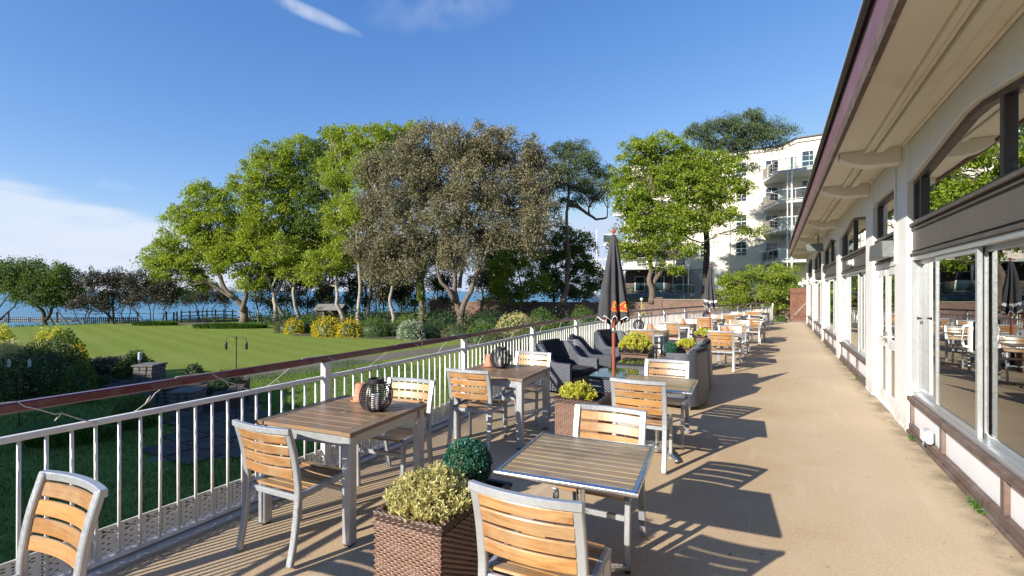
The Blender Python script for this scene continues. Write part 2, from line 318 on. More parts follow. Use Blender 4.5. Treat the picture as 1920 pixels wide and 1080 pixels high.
def m_sea():
    m, t, p, o = newmat('sea_water'); v = coords(t, (1, 1, 1), True)
    w1 = noise(t, v, .035, 8, .6); w2 = noise(t, v, .004, 4, .5)
    L(t, mixc(t, mapr(t, w2, .35, .65), (.03, .16, .26), (.05, .22, .32)), p.inputs['Base Color'])
    p.inputs['Roughness'].default_value = .32; p.inputs['IOR'].default_value = 1.33; bump(t, p, w1, .5, 3.); return m
M['sea'] = m_sea()
def m_brick():
    m, t, p, o = newmat('old_red_brick'); v = coords(t)
    mpn = N(t, 'ShaderNodeMapping'); mpn.inputs['Rotation'].default_value = (R(90), 0, 0); L(t, v, mpn.inputs[0])
    b = N(t, 'ShaderNodeTexBrick'); L(t, mpn.outputs[0], b.inputs['Vector']); b.inputs['Scale'].default_value = 1.
    b.inputs['Brick Width'].default_value = .23; b.inputs['Row Height'].default_value = .075; b.inputs['Mortar Size'].default_value = .010
    b.inputs['Color1'].default_value = (.125, .062, .048, 1); b.inputs['Color2'].default_value = (.20, .105, .08, 1); b.inputs['Mortar'].default_value = (.20, .17, .14, 1)
    n1 = noise(t, v, 1.1, 6, .65); c = mixc(t, mapr(t, n1, .42, .64, 0, .6), b.outputs['Color'], (.11, .075, .055))
    L(t, c, p.inputs['Base Color']); p.inputs['Roughness'].default_value = .9; bump(t, p, b.outputs['Fac'], -.4, .01); return m
M['brick'] = m_brick()
M['bed'] = plain('planting_bed_soil', (.075, .07, .035), .95, 0, .4, 2, .8, 12, (.07, .11, .03), .7, world=True, dist=.05)
M['path'] = plain('gravel_path', (.13, .11, .085), .95, 0, .2, 3, .5, 50, (.10, .10, .06), .5, world=True)

# ------------------------------------------------------------------ mesh helpers
class MB:
    def __init__(s): s.v = []; s.f = []; s.n = 0; s.mi = []; s.cur = 0
    def add(s, v, f):
        v = np.asarray(v, float).reshape(-1, 3)
        groups = {}
        for q in f if isinstance(f, list) else [f]:
            q = np.asarray(q)
            if q.ndim == 1: q = q[None]
            groups.setdefault(q.shape[1], []).append(q)
        for k, g in groups.items():
            a = np.concatenate(g) + s.n; s.f.append(a); s.mi.append(np.full(len(a), s.cur))
        s.v.append(v); s.n += len(v)
    def box(s, x0, x1, y0, y1, z0, z1):
        v = [(x, y, z) for z in (z0, z1) for y in (y0, y1) for x in (x0, x1)]
        s.add(v, np.array([[0, 2, 3, 1], [4, 5, 7, 6], [0, 1, 5, 4], [2, 6, 7, 3], [0, 4, 6, 2], [1, 3, 7, 5]]))
    def cbox(s, c, size, rz=0., rx=0., ry=0.):
        h = np.array(size)/2; m = np.array(Matrix.Rotation(rz, 3, 'Z') @ Matrix.Rotation(ry, 3, 'Y') @ Matrix.Rotation(rx, 3, 'X'))
        v = np.array([(x, y, z) for z in (-1, 1) for y in (-1, 1) for x in (-1, 1)])*h
        s.add(v @ m.T + np.array(c), np.array([[0, 2, 3, 1], [4, 5, 7, 6], [0, 1, 5, 4], [2, 6, 7, 3], [0, 4, 6, 2], [1, 3, 7, 5]]))
    def tube(s, pts, rad, sides=8, cap=True, twist=0.):
        P = np.asarray(pts, float); n = len(P); rad = np.broadcast_to(np.asarray(rad, float), (n,))
        T = np.gradient(P, axis=0); T /= np.linalg.norm(T, axis=1)[:, None]+1e-9
        ref = np.array([0, 0, 1.]) if abs(T[0, 2]) < .9 else np.array([1., 0, 0])
        U = np.cross(T, ref); U /= np.linalg.norm(U, axis=1)[:, None]+1e-9; V = np.cross(T, U)
        a = np.arange(sides)/sides*2*math.pi+twist; ca, sa = np.cos(a), np.sin(a)
        v = P[:, None]+rad[:, None, None]*(U[:, None]*ca[None, :, None]+V[:, None]*sa[None, :, None])
        i = np.arange(n-1)[:, None]*sides; j = np.arange(sides)[None]; k = (j+1) % sides
        q = np.stack([i+j, i+sides+j, i+sides+k, i+k], -1).reshape(-1, 4)
        fs = [q]
        if cap: fs += [np.arange(sides), np.arange(sides)[::-1]+(n-1)*sides]
        s.add(v, fs)
    def bar(s, pts, w, h, side=(1, 0, 0)):
        """rectangular bar swept along pts; w is its size along 'side', h across"""
        P = np.asarray(pts, float); n = len(P); T = np.gradient(P, axis=0); T /= np.linalg.norm(T, axis=1)[:, None]
        A = np.broadcast_to(np.asarray(side, float), (n, 3)); A = A-T*(A*T).sum(1)[:, None]; A /= np.linalg.norm(A, axis=1)[:, None]; B = np.cross(T, A)
        w = np.broadcast_to(w, (n,)); h = np.broadcast_to(h, (n,))
        v = np.stack([P+sx*A*w[:, None]/2+sy*B*h[:, None]/2 for sx, sy in ((-1, -1), (1, -1), (1, 1), (-1, 1))], 1)
        i = np.arange(n-1)[:, None]*4; j = np.arange(4)[None]; k = (j+1) % 4
        q = np.stack([i+j, i+k, i+4+k, i+4+j], -1).reshape(-1, 4)
        s.add(v, [q, np.array([3, 2, 1, 0]), np.array([0, 1, 2, 3])+(n-1)*4])
    def lathe(s, prof, c=(0, 0, 0), sides=24, cap=True):
        n = len(prof); a = np.arange(sides)/sides*2*math.pi
        v = np.array([[(c[0]+r*math.cos(t), c[1]+r*math.sin(t), c[2]+z) for t in a] for r, z in prof])
        i = np.arange(n-1)[:, None]*sides; j = np.arange(sides)[None]; k = (j+1) % sides
        q = np.stack([i+j, i+k, i+sides+k, i+sides+j], -1).reshape(-1, 4); fs = [q]
        if cap: fs += [np.arange(sides)[::-1], np.arange(sides)+(n-1)*sides]
        s.add(v, fs)
    def prism(s, poly, z0, z1):
        n = len(poly); v = [(x, y, z0) for x, y in poly]+[(x, y, z1) for x, y in poly]
        i = np.arange(n); j = (i+1) % n
        s.add(v, [np.stack([i, j, j+n, i+n], 1), np.arange(n)[::-1], np.arange(n)+n])
    def yz(s, poly, x0, x1):
        """polygon in the y-z plane extruded along x"""
        n = len(poly); v = [(x0, y, z) for y, z in poly]+[(x1, y, z) for y, z in poly]
        i = np.arange(n); j = (i+1) % n
        s.add(v, [np.stack([i, j, j+n, i+n], 1), np.arange(n)[::-1], np.arange(n)+n])
    def mesh(s, name, mats, smooth=False, bevel=0., seg=1):
        me = bpy.data.meshes.new(name); V = np.concatenate(s.v); me.vertices.add(len(V)); me.vertices.foreach_set('co', V.astype(np.float32).ravel())
        nl = sum(a.size for a in s.f); npol = sum(len(a) for a in s.f); me.loops.add(nl); me.polygons.add(npol)
        me.loops.foreach_set('vertex_index', np.concatenate([a.ravel() for a in s.f]).astype(np.int32))
        tot = np.concatenate([np.full(len(a), a.shape[1]) for a in s.f]); st = np.concatenate([[0], np.cumsum(tot)[:-1]])
        me.polygons.foreach_set('loop_start', st.astype(np.int32)); me.polygons.foreach_set('loop_total', tot.astype(np.int32))
        me.polygons.foreach_set('material_index', np.concatenate(s.mi).astype(np.int32))
        for m in (mats if isinstance(mats, (list, tuple)) else [mats]): me.materials.append(m)
        me.update(calc_edges=True); me.validate()
        if bevel or smooth == 'auto':
            bm = bmesh.new(); bm.from_mesh(me); bmesh.ops.recalc_face_normals(bm, faces=bm.faces)
            if bevel:
                ed = [e for e in bm.edges if len(e.link_faces) == 2 and e.calc_face_angle(0) > .6]
                bmesh.ops.bevel(bm, geom=ed, offset=bevel, segments=seg, affect='EDGES', clamp_overlap=True)
            bm.to_mesh(me); bm.free()
        me.polygons.foreach_set('use_smooth', np.full(len(me.polygons), bool(smooth)))
        if smooth:
            if smooth == 'auto': me.set_sharp_from_angle(angle=R(40))
        return me
    def build(s, name, mats, parent=None, smooth=False, bevel=0., seg=1, loc=None, kind=None):
        o = bpy.data.objects.new(name, s.mesh(name, mats, smooth, bevel, seg)); COL.objects.link(o)
        if parent: o.parent = parent
        if loc is not None: o.location = loc
        if kind: o['kind'] = kind
        return o
def tag(o, label=None, cat=None, group=None, kind=None):
    if label: o['label'] = label
    if cat: o['category'] = cat
    if group: o['group'] = group
    if kind: o['kind'] = kind
    return o
def thing(name, label, cat, loc=(0, 0, 0), rz=0., group=None):
    o = bpy.data.objects.new(name, None); COL.objects.link(o); o.location = loc; o.rotation_euler = (0, 0, rz); o.empty_display_size = .2
    return tag(o, label, cat, group)
def place(me, name, parent, loc=(0, 0, 0), rot=(0, 0, 0), sc=None):
    o = bpy.data.objects.new(name, me); COL.objects.link(o); o.parent = parent; o.location = loc; o.rotation_euler = rot
    if sc: o.scale = sc
    return o
def copy_tree(o, parent=None):
    c = o.copy(); COL.objects.link(c); c.parent = parent
    for ch in list(o.children): copy_tree(ch, c)
    return c
def dup(root, loc, rz, label, group=None):
    c = copy_tree(root); c.location = loc; c.rotation_euler = (0, 0, rz); c['label'] = label
    if group: c['group'] = group
    return c
# ================================================================== THE SETTING
GZ = -1.3
def struct(name, mb, m, **k): return tag(mb.build(name, m, **k), kind='structure')
coast = [(-60, -120), (-58, 0), (-53.5, 26), (-48.5, 45), (-40, 62), (-31, 85), (-24, 140), (20, 420), (900, 900), (900, -120)]
b = MB(); b.prism(coast, -29.9, GZ); struct('ground', b, M['lawn'])
b = MB(); b.lathe([(.5, -30.), (300, -30.), (3000, -30.), (25000, -30.)], sides=96, cap=False); b.add([(0.5*math.cos(t), .5*math.sin(t), -30.) for t in np.arange(96)/96*2*math.pi], np.arange(96)); struct('sea', b, M['sea'])

def catmull(P, step=.05):
    P = [np.array(p, float) for p in P]; P = [2*P[0]-P[1]]+P+[2*P[-1]-P[-2]]; out = []
    for i in range(1, len(P)-2):
        for t in np.arange(0, 1, .02):
            out.append(.5*((2*P[i])+(-P[i-1]+P[i+1])*t+(2*P[i-1]-5*P[i]+4*P[i+1]-P[i+2])*t*t+(-P[i-1]+3*P[i]-3*P[i+1]+P[i+2])*t**3))
    out.append(P[-2]); return np.array(out)
posts = [(-3.58, -1.75), (-3.59, .65), (-3.63, 3.05), (-3.74, 5.45), (-3.88, 7.85), (-3.97, 10.25), (-3.93, 12.6), (-3.68, 14.9), (-3.33, 16.9), (-2.95, 18.8), (-2.45, 20.6), (-1.95, 22.1), (-1.45, 23.6), (-1.0, 25.1), (-.55, 26.6), (-.12, 28.1)]
FC = catmull(posts)
seg = np.linalg.norm(np.diff(FC, axis=0), axis=1); ARC = np.concatenate([[0], np.cumsum(seg)]); FL = ARC[-1]
def fpt(s, off=0.):
    x = np.interp(s, ARC, FC[:, 0]); y = np.interp(s, ARC, FC[:, 1]); e = .02
    dx = np.interp(s+e, ARC, FC[:, 0])-np.interp(s-e, ARC, FC[:, 0]); dy = np.interp(s+e, ARC, FC[:, 1])-np.interp(s-e, ARC, FC[:, 1])
    n = math.hypot(dx, dy)+1e-9; return np.array([x-dy/n*off, y+dx/n*off]), math.atan2(dy, dx)   # off > 0: outward, over the garden
edge = [fpt(s, .14)[0] for s in np.arange(0.03, FL-.03, .5)]
poly = [(-3.72, -6)]+[tuple(p) for p in edge]+[(.05, 29.5), (1.3, 30.5), (9, 30.5), (9, -6)]
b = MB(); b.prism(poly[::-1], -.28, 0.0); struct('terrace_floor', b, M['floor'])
poly2 = [(-3.6, -5.9)]+[tuple(fpt(s, .04)[0]) for s in np.arange(0.03, FL-.03, .5)]+[(.1, 29.3), (1.3, 30.3), (8.9, 30.3), (8.9, -5.9)]
b = MB(); b.prism(poly2[::-1], GZ-.1, -.281); struct('terrace_retaining_wall', b, M['grey_render'])
b = MB(); ss = np.arange(.05, FL-.05, .25); P0 = [fpt(s, .135)[0] for s in ss]; P1 = [fpt(s, -.10)[0] for s in ss]
v = [(*p, 0.0) for p in P0]+[(*p, .026) for p in P0]+[(*p, .022) for p in P1]+[(*p, 0.0) for p in P1]; n = len(ss); i = np.arange(n-1)
b.add(v, [np.stack([i+k*n, i+1+k*n, i+1+(k+1)*n, i+(k+1)*n], 1) for k in range(3)]+[np.array([0, n, 2*n, 3*n]), np.array([n-1, 2*n-1, 3*n-1, 4*n-1])]); struct('terrace_edge_strip', b, M['edge_concrete'])
def sheet(name, poly, m, z, seed=0, wob=.25):
    r = random.Random(seed); out = []
    for k, (x, y) in enumerate(poly):
        x2, y2 = poly[(k+1) % len(poly)]; L_ = math.hypot(x2-x, y2-y); q = max(1, int(L_/1.2))
        for j in range(q): t = j/q; out.append((x+(x2-x)*t+r.uniform(-wob, wob), y+(y2-y)*t+r.uniform(-wob, wob)))
    b = MB(); b.add([(x, y, z) for x, y in out], np.arange(len(out))); return struct(name, b, m)
# gravel path that runs between the lawn and the terrace border
sheet('garden_path', [(-17.2, 8.6), (-15.6, 8.2), (-14.9, 13), (-14.6, 18), (-13.2, 24), (-10, 31), (-11.5, 31.6), (-15.0, 24.5), (-16.2, 18), (-16.6, 13)], M['path'], GZ+.004, 3, .06)
sheet('picnic_terrace', [(-47.6, 21.6), (-45.4, 24.3), (-47.5, 27.8), (-50.2, 26.5)], M['path'], GZ+.004, 4, .1)
# planting beds
sheet('lawn_edge_border', [(-37, 26.3), (-32.4, 22.6), (-27.6, 21.0), (-23, 22.0), (-18.8, 22.6), (-15.6, 25.5), (-13.5, 31), (-9, 40), (-7.8, 49), (-30, 49), (-42, 36), (-43, 30)], M['bed'], GZ+.004, 5)
sheet('terrace_side_border', [(-12.6, 23), (-9.5, 30.5), (-6, 36), (-1, 36), (-2.5, 28), (-6.5, 21), (-8.4, 17), (-9.4, 19)], M['bed'], GZ+.004, 6)
sheet('shrub_border', [(-26.5, 5.2), (-17.4, 5.0), (-16.6, 8.6), (-20.5, 9.4), (-26.5, 11.5)], M['bed'], GZ+.004, 7)
# dark paving with its steps below the terrace: every slab a piece
PP = [(-18.6, 6.7), (-13.6, 6.9), (-11.2, 5.5), (-9.6, 4.3), (-8.4, 5.2), (-10.6, 7.1), (-13, 8.5), (-15.4, 8.9), (-18.8, 8.4)]
pv = struct('garden_paving', (lambda q: (q.prism(PP, GZ-.05, GZ+.008), q)[1])(MB()), M['path'])
def inpoly(x, y, P):
    c = False
    for i in range(len(P)):
        x1, y1 = P[i]; x2, y2 = P[i-1]
        if (y1 > y) != (y2 > y) and x < (x2-x1)*(y-y1)/(y2-y1)+x1: c = not c
    return c
slab_me = []
for k in range(4):
    q = MB(); w, h = [(.56, .56), (.86, .56), (.56, .42), (.7, .56)][k]; q.box(-w/2, w/2, -h/2, h/2, 0, .03); slab_me.append(q.mesh('paving_slab', M['slate'], bevel=.008))
r_ = random.Random(5)
for ix in range(-21, -3):
    for iy in range(2, 17):
        x = ix*.9+(.2 if iy % 2 else -.15); y = iy*.6
        if inpoly(x, y, PP) and not (-14.7 < x < -12.4 and y > 5.2):
            o = place(slab_me[1 if r_.random() < .7 else 3], 'paving_slab', pv, (x, y, GZ+.006+r_.uniform(0, .006)), (r_.uniform(-.008, .008), r_.uniform(-.008, .008), r_.uniform(-.02, .02)))
t = thing('garden_steps', 'short flight of dark brown timber steps in the shaded garden paving below the rail', 'steps', (-13.5, 6.9, GZ), R(-38))
for k in range(4):
    q = MB(); q.box(-1.0, 1.0, k*.34, k*.34+.36, 0.01, .12*(k+1)); q.build('step', M['brown_step'], t, bevel=.01)

# ---------------------------------------------------------------- terrace fence
fence = thing('terrace_fence', 'white baluster railing with maroon handrail curving along the garden side of the terrace', 'railing', (-3.6, 0, 0))
FO = Vector((3.6, 0, 0))
q = MB(); q.box(-.032, .032, -.032, .032, .0, 1.045); q.lathe([(.05, 0), (.05, .03), (.035, .035)], (0, 0, 0), 12); me_post = q.mesh('post', M['white_paint'], bevel=.004)
for (x, y) in posts:
    o = place(me_post, 'post', fence, (x+3.6, y, 0), (0, 0, 0))
q = MB(); q.tube([(0, 0, .045), (0, 0, .89)], .0098, 8); me_bal = q.mesh('baluster', M['white_paint'], True)
nb = 0; post_s = [ARC[np.argmin(np.hypot(FC[:, 0]-x, FC[:, 1]-y))] for x, y in posts]
for i in range(len(posts)-1):
    s0, s1 = post_s[i], post_s[i+1]; k = max(2, round((s1-s0)/.1155))
    for j in range(1, k):
        p, a = fpt(s0+(s1-s0)*j/k); place(me_bal, 'baluster', fence, (p[0]+3.6, p[1], 0), (random.uniform(-.004, .004), random.uniform(-.004, .004), 0)); nb += 1
def rail(name, z, w, h, m, off=0., s0=0., s1=None, bev=0.):
    q = MB(); P = [(*(fpt(s, off)[0]+np.array([3.6, 0])), z) for s in np.arange(s0+.02, (s1 or FL)-.02, .4)]
    q.bar(P, h, w, side=(0, 0, 1)); return q.build(name, m, fence, bevel=bev)
rail('top_bar', .905, .040, .036, M['white_paint'], bev=.006)
rail('bottom_bar', .05, .03, .022, M['white_paint'])
rail('handrail', 1.072, .052, .056, M['maroon'], bev=.008)
# perforated kick panels, real holes
def perf_panel(w=.60, h=.215):
    nx, nz = 100, 24; dx, dz = w/nx, h/nz; q = MB(); hole = np.zeros((nz, nx), bool)
    for g in range(5):
        b0 = g*20
        for r in range(1, nz-1, 2):
            if 2 <= r <= 21:
                hole[r, b0+2:b0+4] = True                            # round holes by the bar
                if r % 4 == 1: hole[r, b0+7:b0+10] = True; 
                else: hole[r, b0+12:b0+15] = True
        for r in (3, 5, 18, 20): hole[r, b0+8:b0+12] = True; hole[r, b0+15:b0+18] = True
    X, Z = np.meshgrid(np.arange(nx+1)*dx-w/2, np.arange(nz+1)*dz); v = np.stack([X.ravel(), np.zeros(X.size), Z.ravel()], 1)
    ii = np.array([(r*(nx+1)+c, r*(nx+1)+c+1, (r+1)*(nx+1)+c+1, (r+1)*(nx+1)+c) for r in range(nz) for c in range(nx) if not hole[r, c]])
    q.add(v, ii); q.add(v+np.array([0, .0015, 0]), ii[:, ::-1]); q.box(-w/2, w/2, -.008, 0.0, h-.006, h+.002); return q.mesh('perforated_panel', M['white_paint'])
me_panel = perf_panel()
for k, s in enumerate(np.arange(.35, FL-.3, .605)):
    p, a = fpt(s, .022); place(me_panel, 'perforated_panel', fence, (p[0]+3.6, p[1], .028), (random.uniform(-.02, .02), 0, a))
print('balusters', nb, 'fence length', FL)
# string of lights wound round both rails
q = MB(); pts = []; rr = random.Random(3)
for s in np.arange(1.2, FL-1, .03):
    ph = s*2*math.pi/1.12+.5*math.sin(s*1.7); hi = math.sin(ph)
    zc = 1.0+.11*hi; off = .042*math.cos(ph)
    z = min(1.108, zc+.0) if hi > 0 else zc+.02*math.sin(s*5)
    if hi > .75: z = 1.105; off = .03*math.cos(ph)
    p, a = fpt(s, off); pts.append((p[0]+3.6, p[1], z))
q.tube(np.array(pts), .0034, 5)
for s in np.arange(1.5, 14, .47):
    k = int((s-1.2)/.03); p0 = np.array(pts[k]); d = np.array([rr.uniform(-.03, .03), rr.uniform(-.05, .05), rr.choice([-.05, .05, -.04])]); q.tube([p0, p0+d*.6, p0+d], [.003, .0042, .002], 5)
o = q.build('string_light', M['wire_white'], None, True, loc=(-3.6, 0, 0)); tag(o, 'thin cream cable of small lights wound around the maroon handrail of the terrace fence', 'string lights')

# ================================================================== THE PAVILION
PX, PY = 1.6, 12.0
pav = thing('pavilion', 'long low white pavilion with arched windows and deep cream eaves right of the terrace', 'building', (PX, PY, 0))
OFF = (-PX, -PY, 0)
def pb(mb, name, m, parent=None, **k): return mb.build(name, m, parent or pav, loc=OFF if (parent is None or parent == pav) else None, **k)
cols = [-1.65, 3.0, 7.68, 10.0, 14.65, 19.3, 23.95, 28.4]; CW = .33
for i, y in enumerate(cols):
    q = MB(); q.box(1.385, 1.70, y-CW, y+CW, .0, 3.50); 
    q.box(1.375, 1.385, y-CW, y+CW, .0, .04); pb(q, 'column', M['white_wall'], bevel=.012)
# end wall
q = MB(); q.box(1.42, 6.2, 28.73, 28.95, 0, 3.5); q.box(6.2, 6.4, -3.2, 28.95, 0, 3.5); pb(q, 'wall', M['white_wall'])
# eaves: soffit, mouldings, beams, fascia, gutter, roof
Y0, Y1 = -3.5, 29.5
roof = MB(); roof.yz([(Y0, 3.97), (Y1, 3.97), (Y1, 4.02), (Y0, 4.02)], .70, .9)
roof.add([(.66, Y0, 3.93), (.66, Y1, 3.93), (4.2, Y1, 5.1), (4.2, Y0, 5.1), (.66, Y0, 3.97), (.66, Y1, 3.97), (4.2, Y1, 5.14), (4.2, Y0, 5.14), (7.0, Y0, 4.2), (7.0, Y1, 4.2)],
         [np.array([0, 1, 2, 3]), np.array([7, 6, 5, 4]), np.array([4, 5, 1, 0]), np.array([7, 8, 9, 6]), np.array([1, 5, 6, 2]), np.array([0, 3, 7, 4])])
roof = pb(roof, 'roof', M['felt'])
q = MB(); q.box(.70, 1.72, Y0, Y1, 3.50, 3.56); q.build('soffit', M['cream'], roof)
q = MB(); q.box(.70, 6.9, Y1-.05, Y1, 3.56, 3.93); q.build('gable_board', M['maroon_fascia'], roof)
q = MB(); q.box(.655, .70, Y0, Y1, 3.455, 3.60); q.build('eave_board', M['brown_board'], roof, bevel=.006)
q = MB(); q.box(.660, .70, Y0, Y1, 3.603, 3.93); q.build('fascia', M['maroon_fascia'], roof)
q = MB(); a = np.linspace(math.pi, 2*math.pi, 9)
pr = [(.628+.030*math.cos(t), 3.935+.034*math.sin(t)) for t in a]
v = [(x, y, z) for y in (Y0, Y1) for x, z in pr]; i = np.arange(8); q.add(v, [np.stack([i, i+1, i+10, i+9], 1)]); q.add([(x+(.006 if x < .628 else -.006), y, z+.004) for x, y, z in v], [np.stack([i, i+9, i+10, i+1], 1)])
q.build('gutter', M['gutter'], roof, smooth=True)
q = MB(); q.box(.592, .668, Y0, Y1, 3.938, 3.952); q.build('roof_edging', M['lead'], roof)
beam_me = None
for i, y in enumerate(cols):
    q = MB(); n = 9; xs = np.linspace(.74, 1.385, n)
    bot = 3.30+.09*np.clip((1.0-xs)/.26, 0, 1)**1.0+.03*np.clip((.82-xs)/.08, 0, 1)
    v = [(x, yy, z) for yy in (y-.11, y+.11) for x, z in [*zip(xs, bot)]+[(1.385, 3.5), (.74, 3.5)]]
    m_ = n+2; ii = np.arange(m_); q.add(v, [np.stack([ii, (ii+1) % m_, (ii+1) % m_+m_, ii+m_], 1), ii[::-1], ii+m_]); q.build('beam', M['cream'], roof, bevel=.008)
for i in range(len(cols)-1):
    ya, yb = cols[i]+.135, cols[i+1]-.135
    q = MB(); q.box(1.00, 1.05, ya, yb, 3.455, 3.50); q.box(1.062, 1.10, ya, yb, 3.475, 3.50); q.box(1.112, 1.20, ya, yb, 3.44, 3.50); q.box(1.212, 1.235, ya, yb, 3.47, 3.50)
    q.box(1.36, 1.39, ya+.02, yb-.02, 3.475, 3.50); q.build('soffit_moulding', M['cream'], roof, bevel=.006)

def arch_pts(ya, yb, s=0., zs=3.0, zc=3.22):
    k = (yb-ya)*.46; return [(ya+s, zs-s*.3), (ya+k, zc-s), (yb-k, zc-s), (yb-s, zs-s*.3)]
def pane_box(q, y0, y1, z0, z1, x=1.475): q.box(x, x+.006, y0, y1, z0, z1)
for i in range(len(cols)-1):
    ya, yb = cols[i]+CW, cols[i+1]-CW; door = (i == 2)
    A = arch_pts(ya, yb)
    if door: A = [(ya, 3.04), (ya+.1, 3.10), (yb-.1, 3.10), (yb, 3.04)]
    q = MB(); q.yz(A+[(yb, 3.50), (ya, 3.50)], 1.40, 1.62); pb(q, 'arch_wall', M['white_wall'], bevel=.008)
    # upper window
    up = MB(); out = [(ya, 2.48)]+A+[(yb, 2.48)]; f = .055
    def inset(P, d):
        c = []
        n = len(P)
        for k in range(n):
            p0, p1, p2 = (np.array(P[k-1]), np.array(P[k]), np.array(P[(k+1) % n])); e1 = (p1-p0)/np.linalg.norm(p1-p0); e2 = (p2-p1)/np.linalg.norm(p2-p1)
            n1 = np.array([e1[1], -e1[0]]); n2 = np.array([e2[1], -e2[0]]); bis = n1+n2; bis /= np.linalg.norm(bis); c.append(tuple(p1+bis*d/max(.3, bis@n1)))
        return c
    P_in = inset(out, f); n = len(out)
    for x0, x1, Po, Pi in ((1.45, 1.53, out, P_in),):
        v = [(x0, *p) for p in Po]+[(x0, *p) for p in Pi]+[(x1, *p) for p in Po]+[(x1, *p) for p in Pi]; k = np.arange(n); k2 = (k+1) % n
        up.add(v, [np.stack([k, k2, k2+n, k+n], 1), np.stack([k+2*n, k+3*n, k2+3*n, k2+2*n], 1), np.stack([k+n, k2+n, k2+3*n, k+3*n], 1), np.stack([k, k+2*n, k2+2*n, k2], 1)])
    win = pb(up, 'upper_window', M['dark_frame'])
    mull = [] if door else ([4.78] if i == 1 else [ya+(yb-ya)*.5])
    for y in mull+([] if door else [yb-.33]):
        zt = np.interp(y, [p[0] for p in A], [p[1] for p in A]); q = MB(); q.box(1.445, 1.535, y-.035, y+.035, 2.53, zt-f); q.build('mullion', M['dark_frame'], win, bevel=.004)
    q = MB(); q.yz(inset(out, f-.005), 1.485, 1.491); q.build('pane', M['glass_dark'], win)
    # transom board between lower and upper windows
    q = MB(); q.box(1.44, 1.54, ya, yb, 2.11, 2.46); pb(q, 'spandrel', M['taupe'])
    q = MB(); q.box(1.405, 1.56, ya, yb, 2.462, 2.50); q.box(1.42, 1.44, ya, yb, 2.415, 2.435); q.box(1.41, 1.44, ya, yb, 2.11, 2.145); q.box(1.425, 1.44, ya, yb, 2.165, 2.18); pb(q, 'transom_rail', M['taupe_trim'], bevel=.006)
    if not door:
        # sill, white boards, brown studs
        q = MB(); q.box(1.38, 1.60, ya, yb, .0, .045); q.box(1.40, 1.60, ya, yb, .045, .115); pb(q, 'plinth_board', M['brown_timber'], bevel=.008)
        q = MB(); q.box(1.385, 1.60, ya, yb, .385, .445); pb(q, 'window_sill', M['brown_timber'], bevel=.008)
        st = [ya+.04, 4.66, 6.11, yb-.04] if i == 1 else [ya+.04, ya+(yb-ya)/3, ya+(yb-ya)*2/3, yb-.04]
        for y in st:
            q = MB(); q.box(1.41, 1.59, y-.035, y+.035, .115, .385); pb(q, 'stud', M['brown_timber'], bevel=.005)
        for y, y2 in zip(st[:-1], st[1:]):
            q = MB(); q.box(1.445, 1.56, y+.035, y2-.035, .115, .385); pb(q, 'infill_panel', M['white_panel'])
        # sliding aluminium windows
        q = MB(); z0, z1 = .447, 2.108
        q.box(1.43, 1.56, ya, yb, z0, z0+.045); q.box(1.43, 1.56, ya, yb, z1-.05, z1); q.box(1.43, 1.56, ya, ya+.04, z0+.045, z1-.05); q.box(1.43, 1.56, yb-.04, yb, z0+.045, z1-.05)
        w = pb(q, 'sliding_window', M['alu_frame'], bevel=.004)
        cuts = [ya+.04, 5.30, 6.43, yb-.04] if i == 1 else [ya+.04, ya+(yb-ya)*.36, ya+(yb-ya)*.66, yb-.04]
        for k, (c0, c1) in enumerate(zip(cuts[:-1], cuts[1:])):
            x = 1.447 if k == 1 else 1.495; fw = .028; a0, a1 = c0-(.03 if k else 0), c1+(.03 if k < 2 else 0)
            q = MB(); q.box(x, x+.035, a0, a0+fw*1.6, z0+.045, z1-.05); q.box(x, x+.035, a1-fw*1.6, a1, z0+.045, z1-.05); q.box(x, x+.035, a0+fw*1.6, a1-fw*1.6, z0+.045, z0+.045+.05); q.box(x, x+.035, a0+fw*1.6, a1-fw*1.6, z1-.095, z1-.05)
            q.build('sash', M['alu_frame'] if (i == 1 or k != 0) else M['white_paint'], w, bevel=.003)
            q = MB(); pane_box(q, a0+fw*1.6-.004, a1-fw*1.6+.004, z0+.09, z1-.09, x+.014); q.build('pane', M['glass'], w)
        if i == 1:
            q = MB(); q.tube([(1.45, 5.42, 1.22), (1.405, 5.42, 1.23), (1.395, 5.42, 1.26), (1.395, 5.42, 1.37), (1.405, 5.42, 1.40), (1.45, 5.42, 1.41)], .010, 8); q.box(1.438, 1.449, 5.38, 5.46, 1.19, 1.44); q.build('handle', M['white_paint'], w, smooth='auto')
            q = MB(); q.tube([(1.487, 7.15, 1.38), (1.46, 7.15, 1.38), (1.445, 7.15, 1.38)], [.01, .012, .022], 10); q.build('knob', M['dark_frame'], w, smooth='auto')
    else:
        q = MB(); q.box(1.42, 1.56, ya, ya+.06, .0, 2.108); q.box(1.42, 1.56, yb-.06, yb, .0, 2.108); q.box(1.42, 1.56, ya+.06, yb-.06, 2.04, 2.108); q.box(1.40, 1.6, ya, yb, .0, .03)
        dr = pb(q, 'double_door', M['white_paint'], bevel=.005); ym = (ya+yb)/2
        for a0, a1 in ((ya+.065, ym-.004), (ym+.004, yb-.065)):
            q = MB(); x0, x1 = 1.435, 1.48; s = .10
            q.box(x0, x1, a0, a0+s, .035, 2.035); q.box(x0, x1, a1-s, a1, .035, 2.035); q.box(x0, x1, a0+s, a1-s, .035, .20); q.box(x0, x1, a0+s, a1-s, .86, 1.0); q.box(x0, x1, a0+s, a1-s, 1.92, 2.035)
            q.build('door_leaf', M['white_paint'], dr, bevel=.006)
            q = MB(); pane_box(q, a0+s-.01, a1-s+.01, .19, .87, 1.455); pane_box(q, a0+s-.01, a1-s+.01, .99, 1.93, 1.455); q.build('pane', M['glass'], dr)
        q = MB(); 
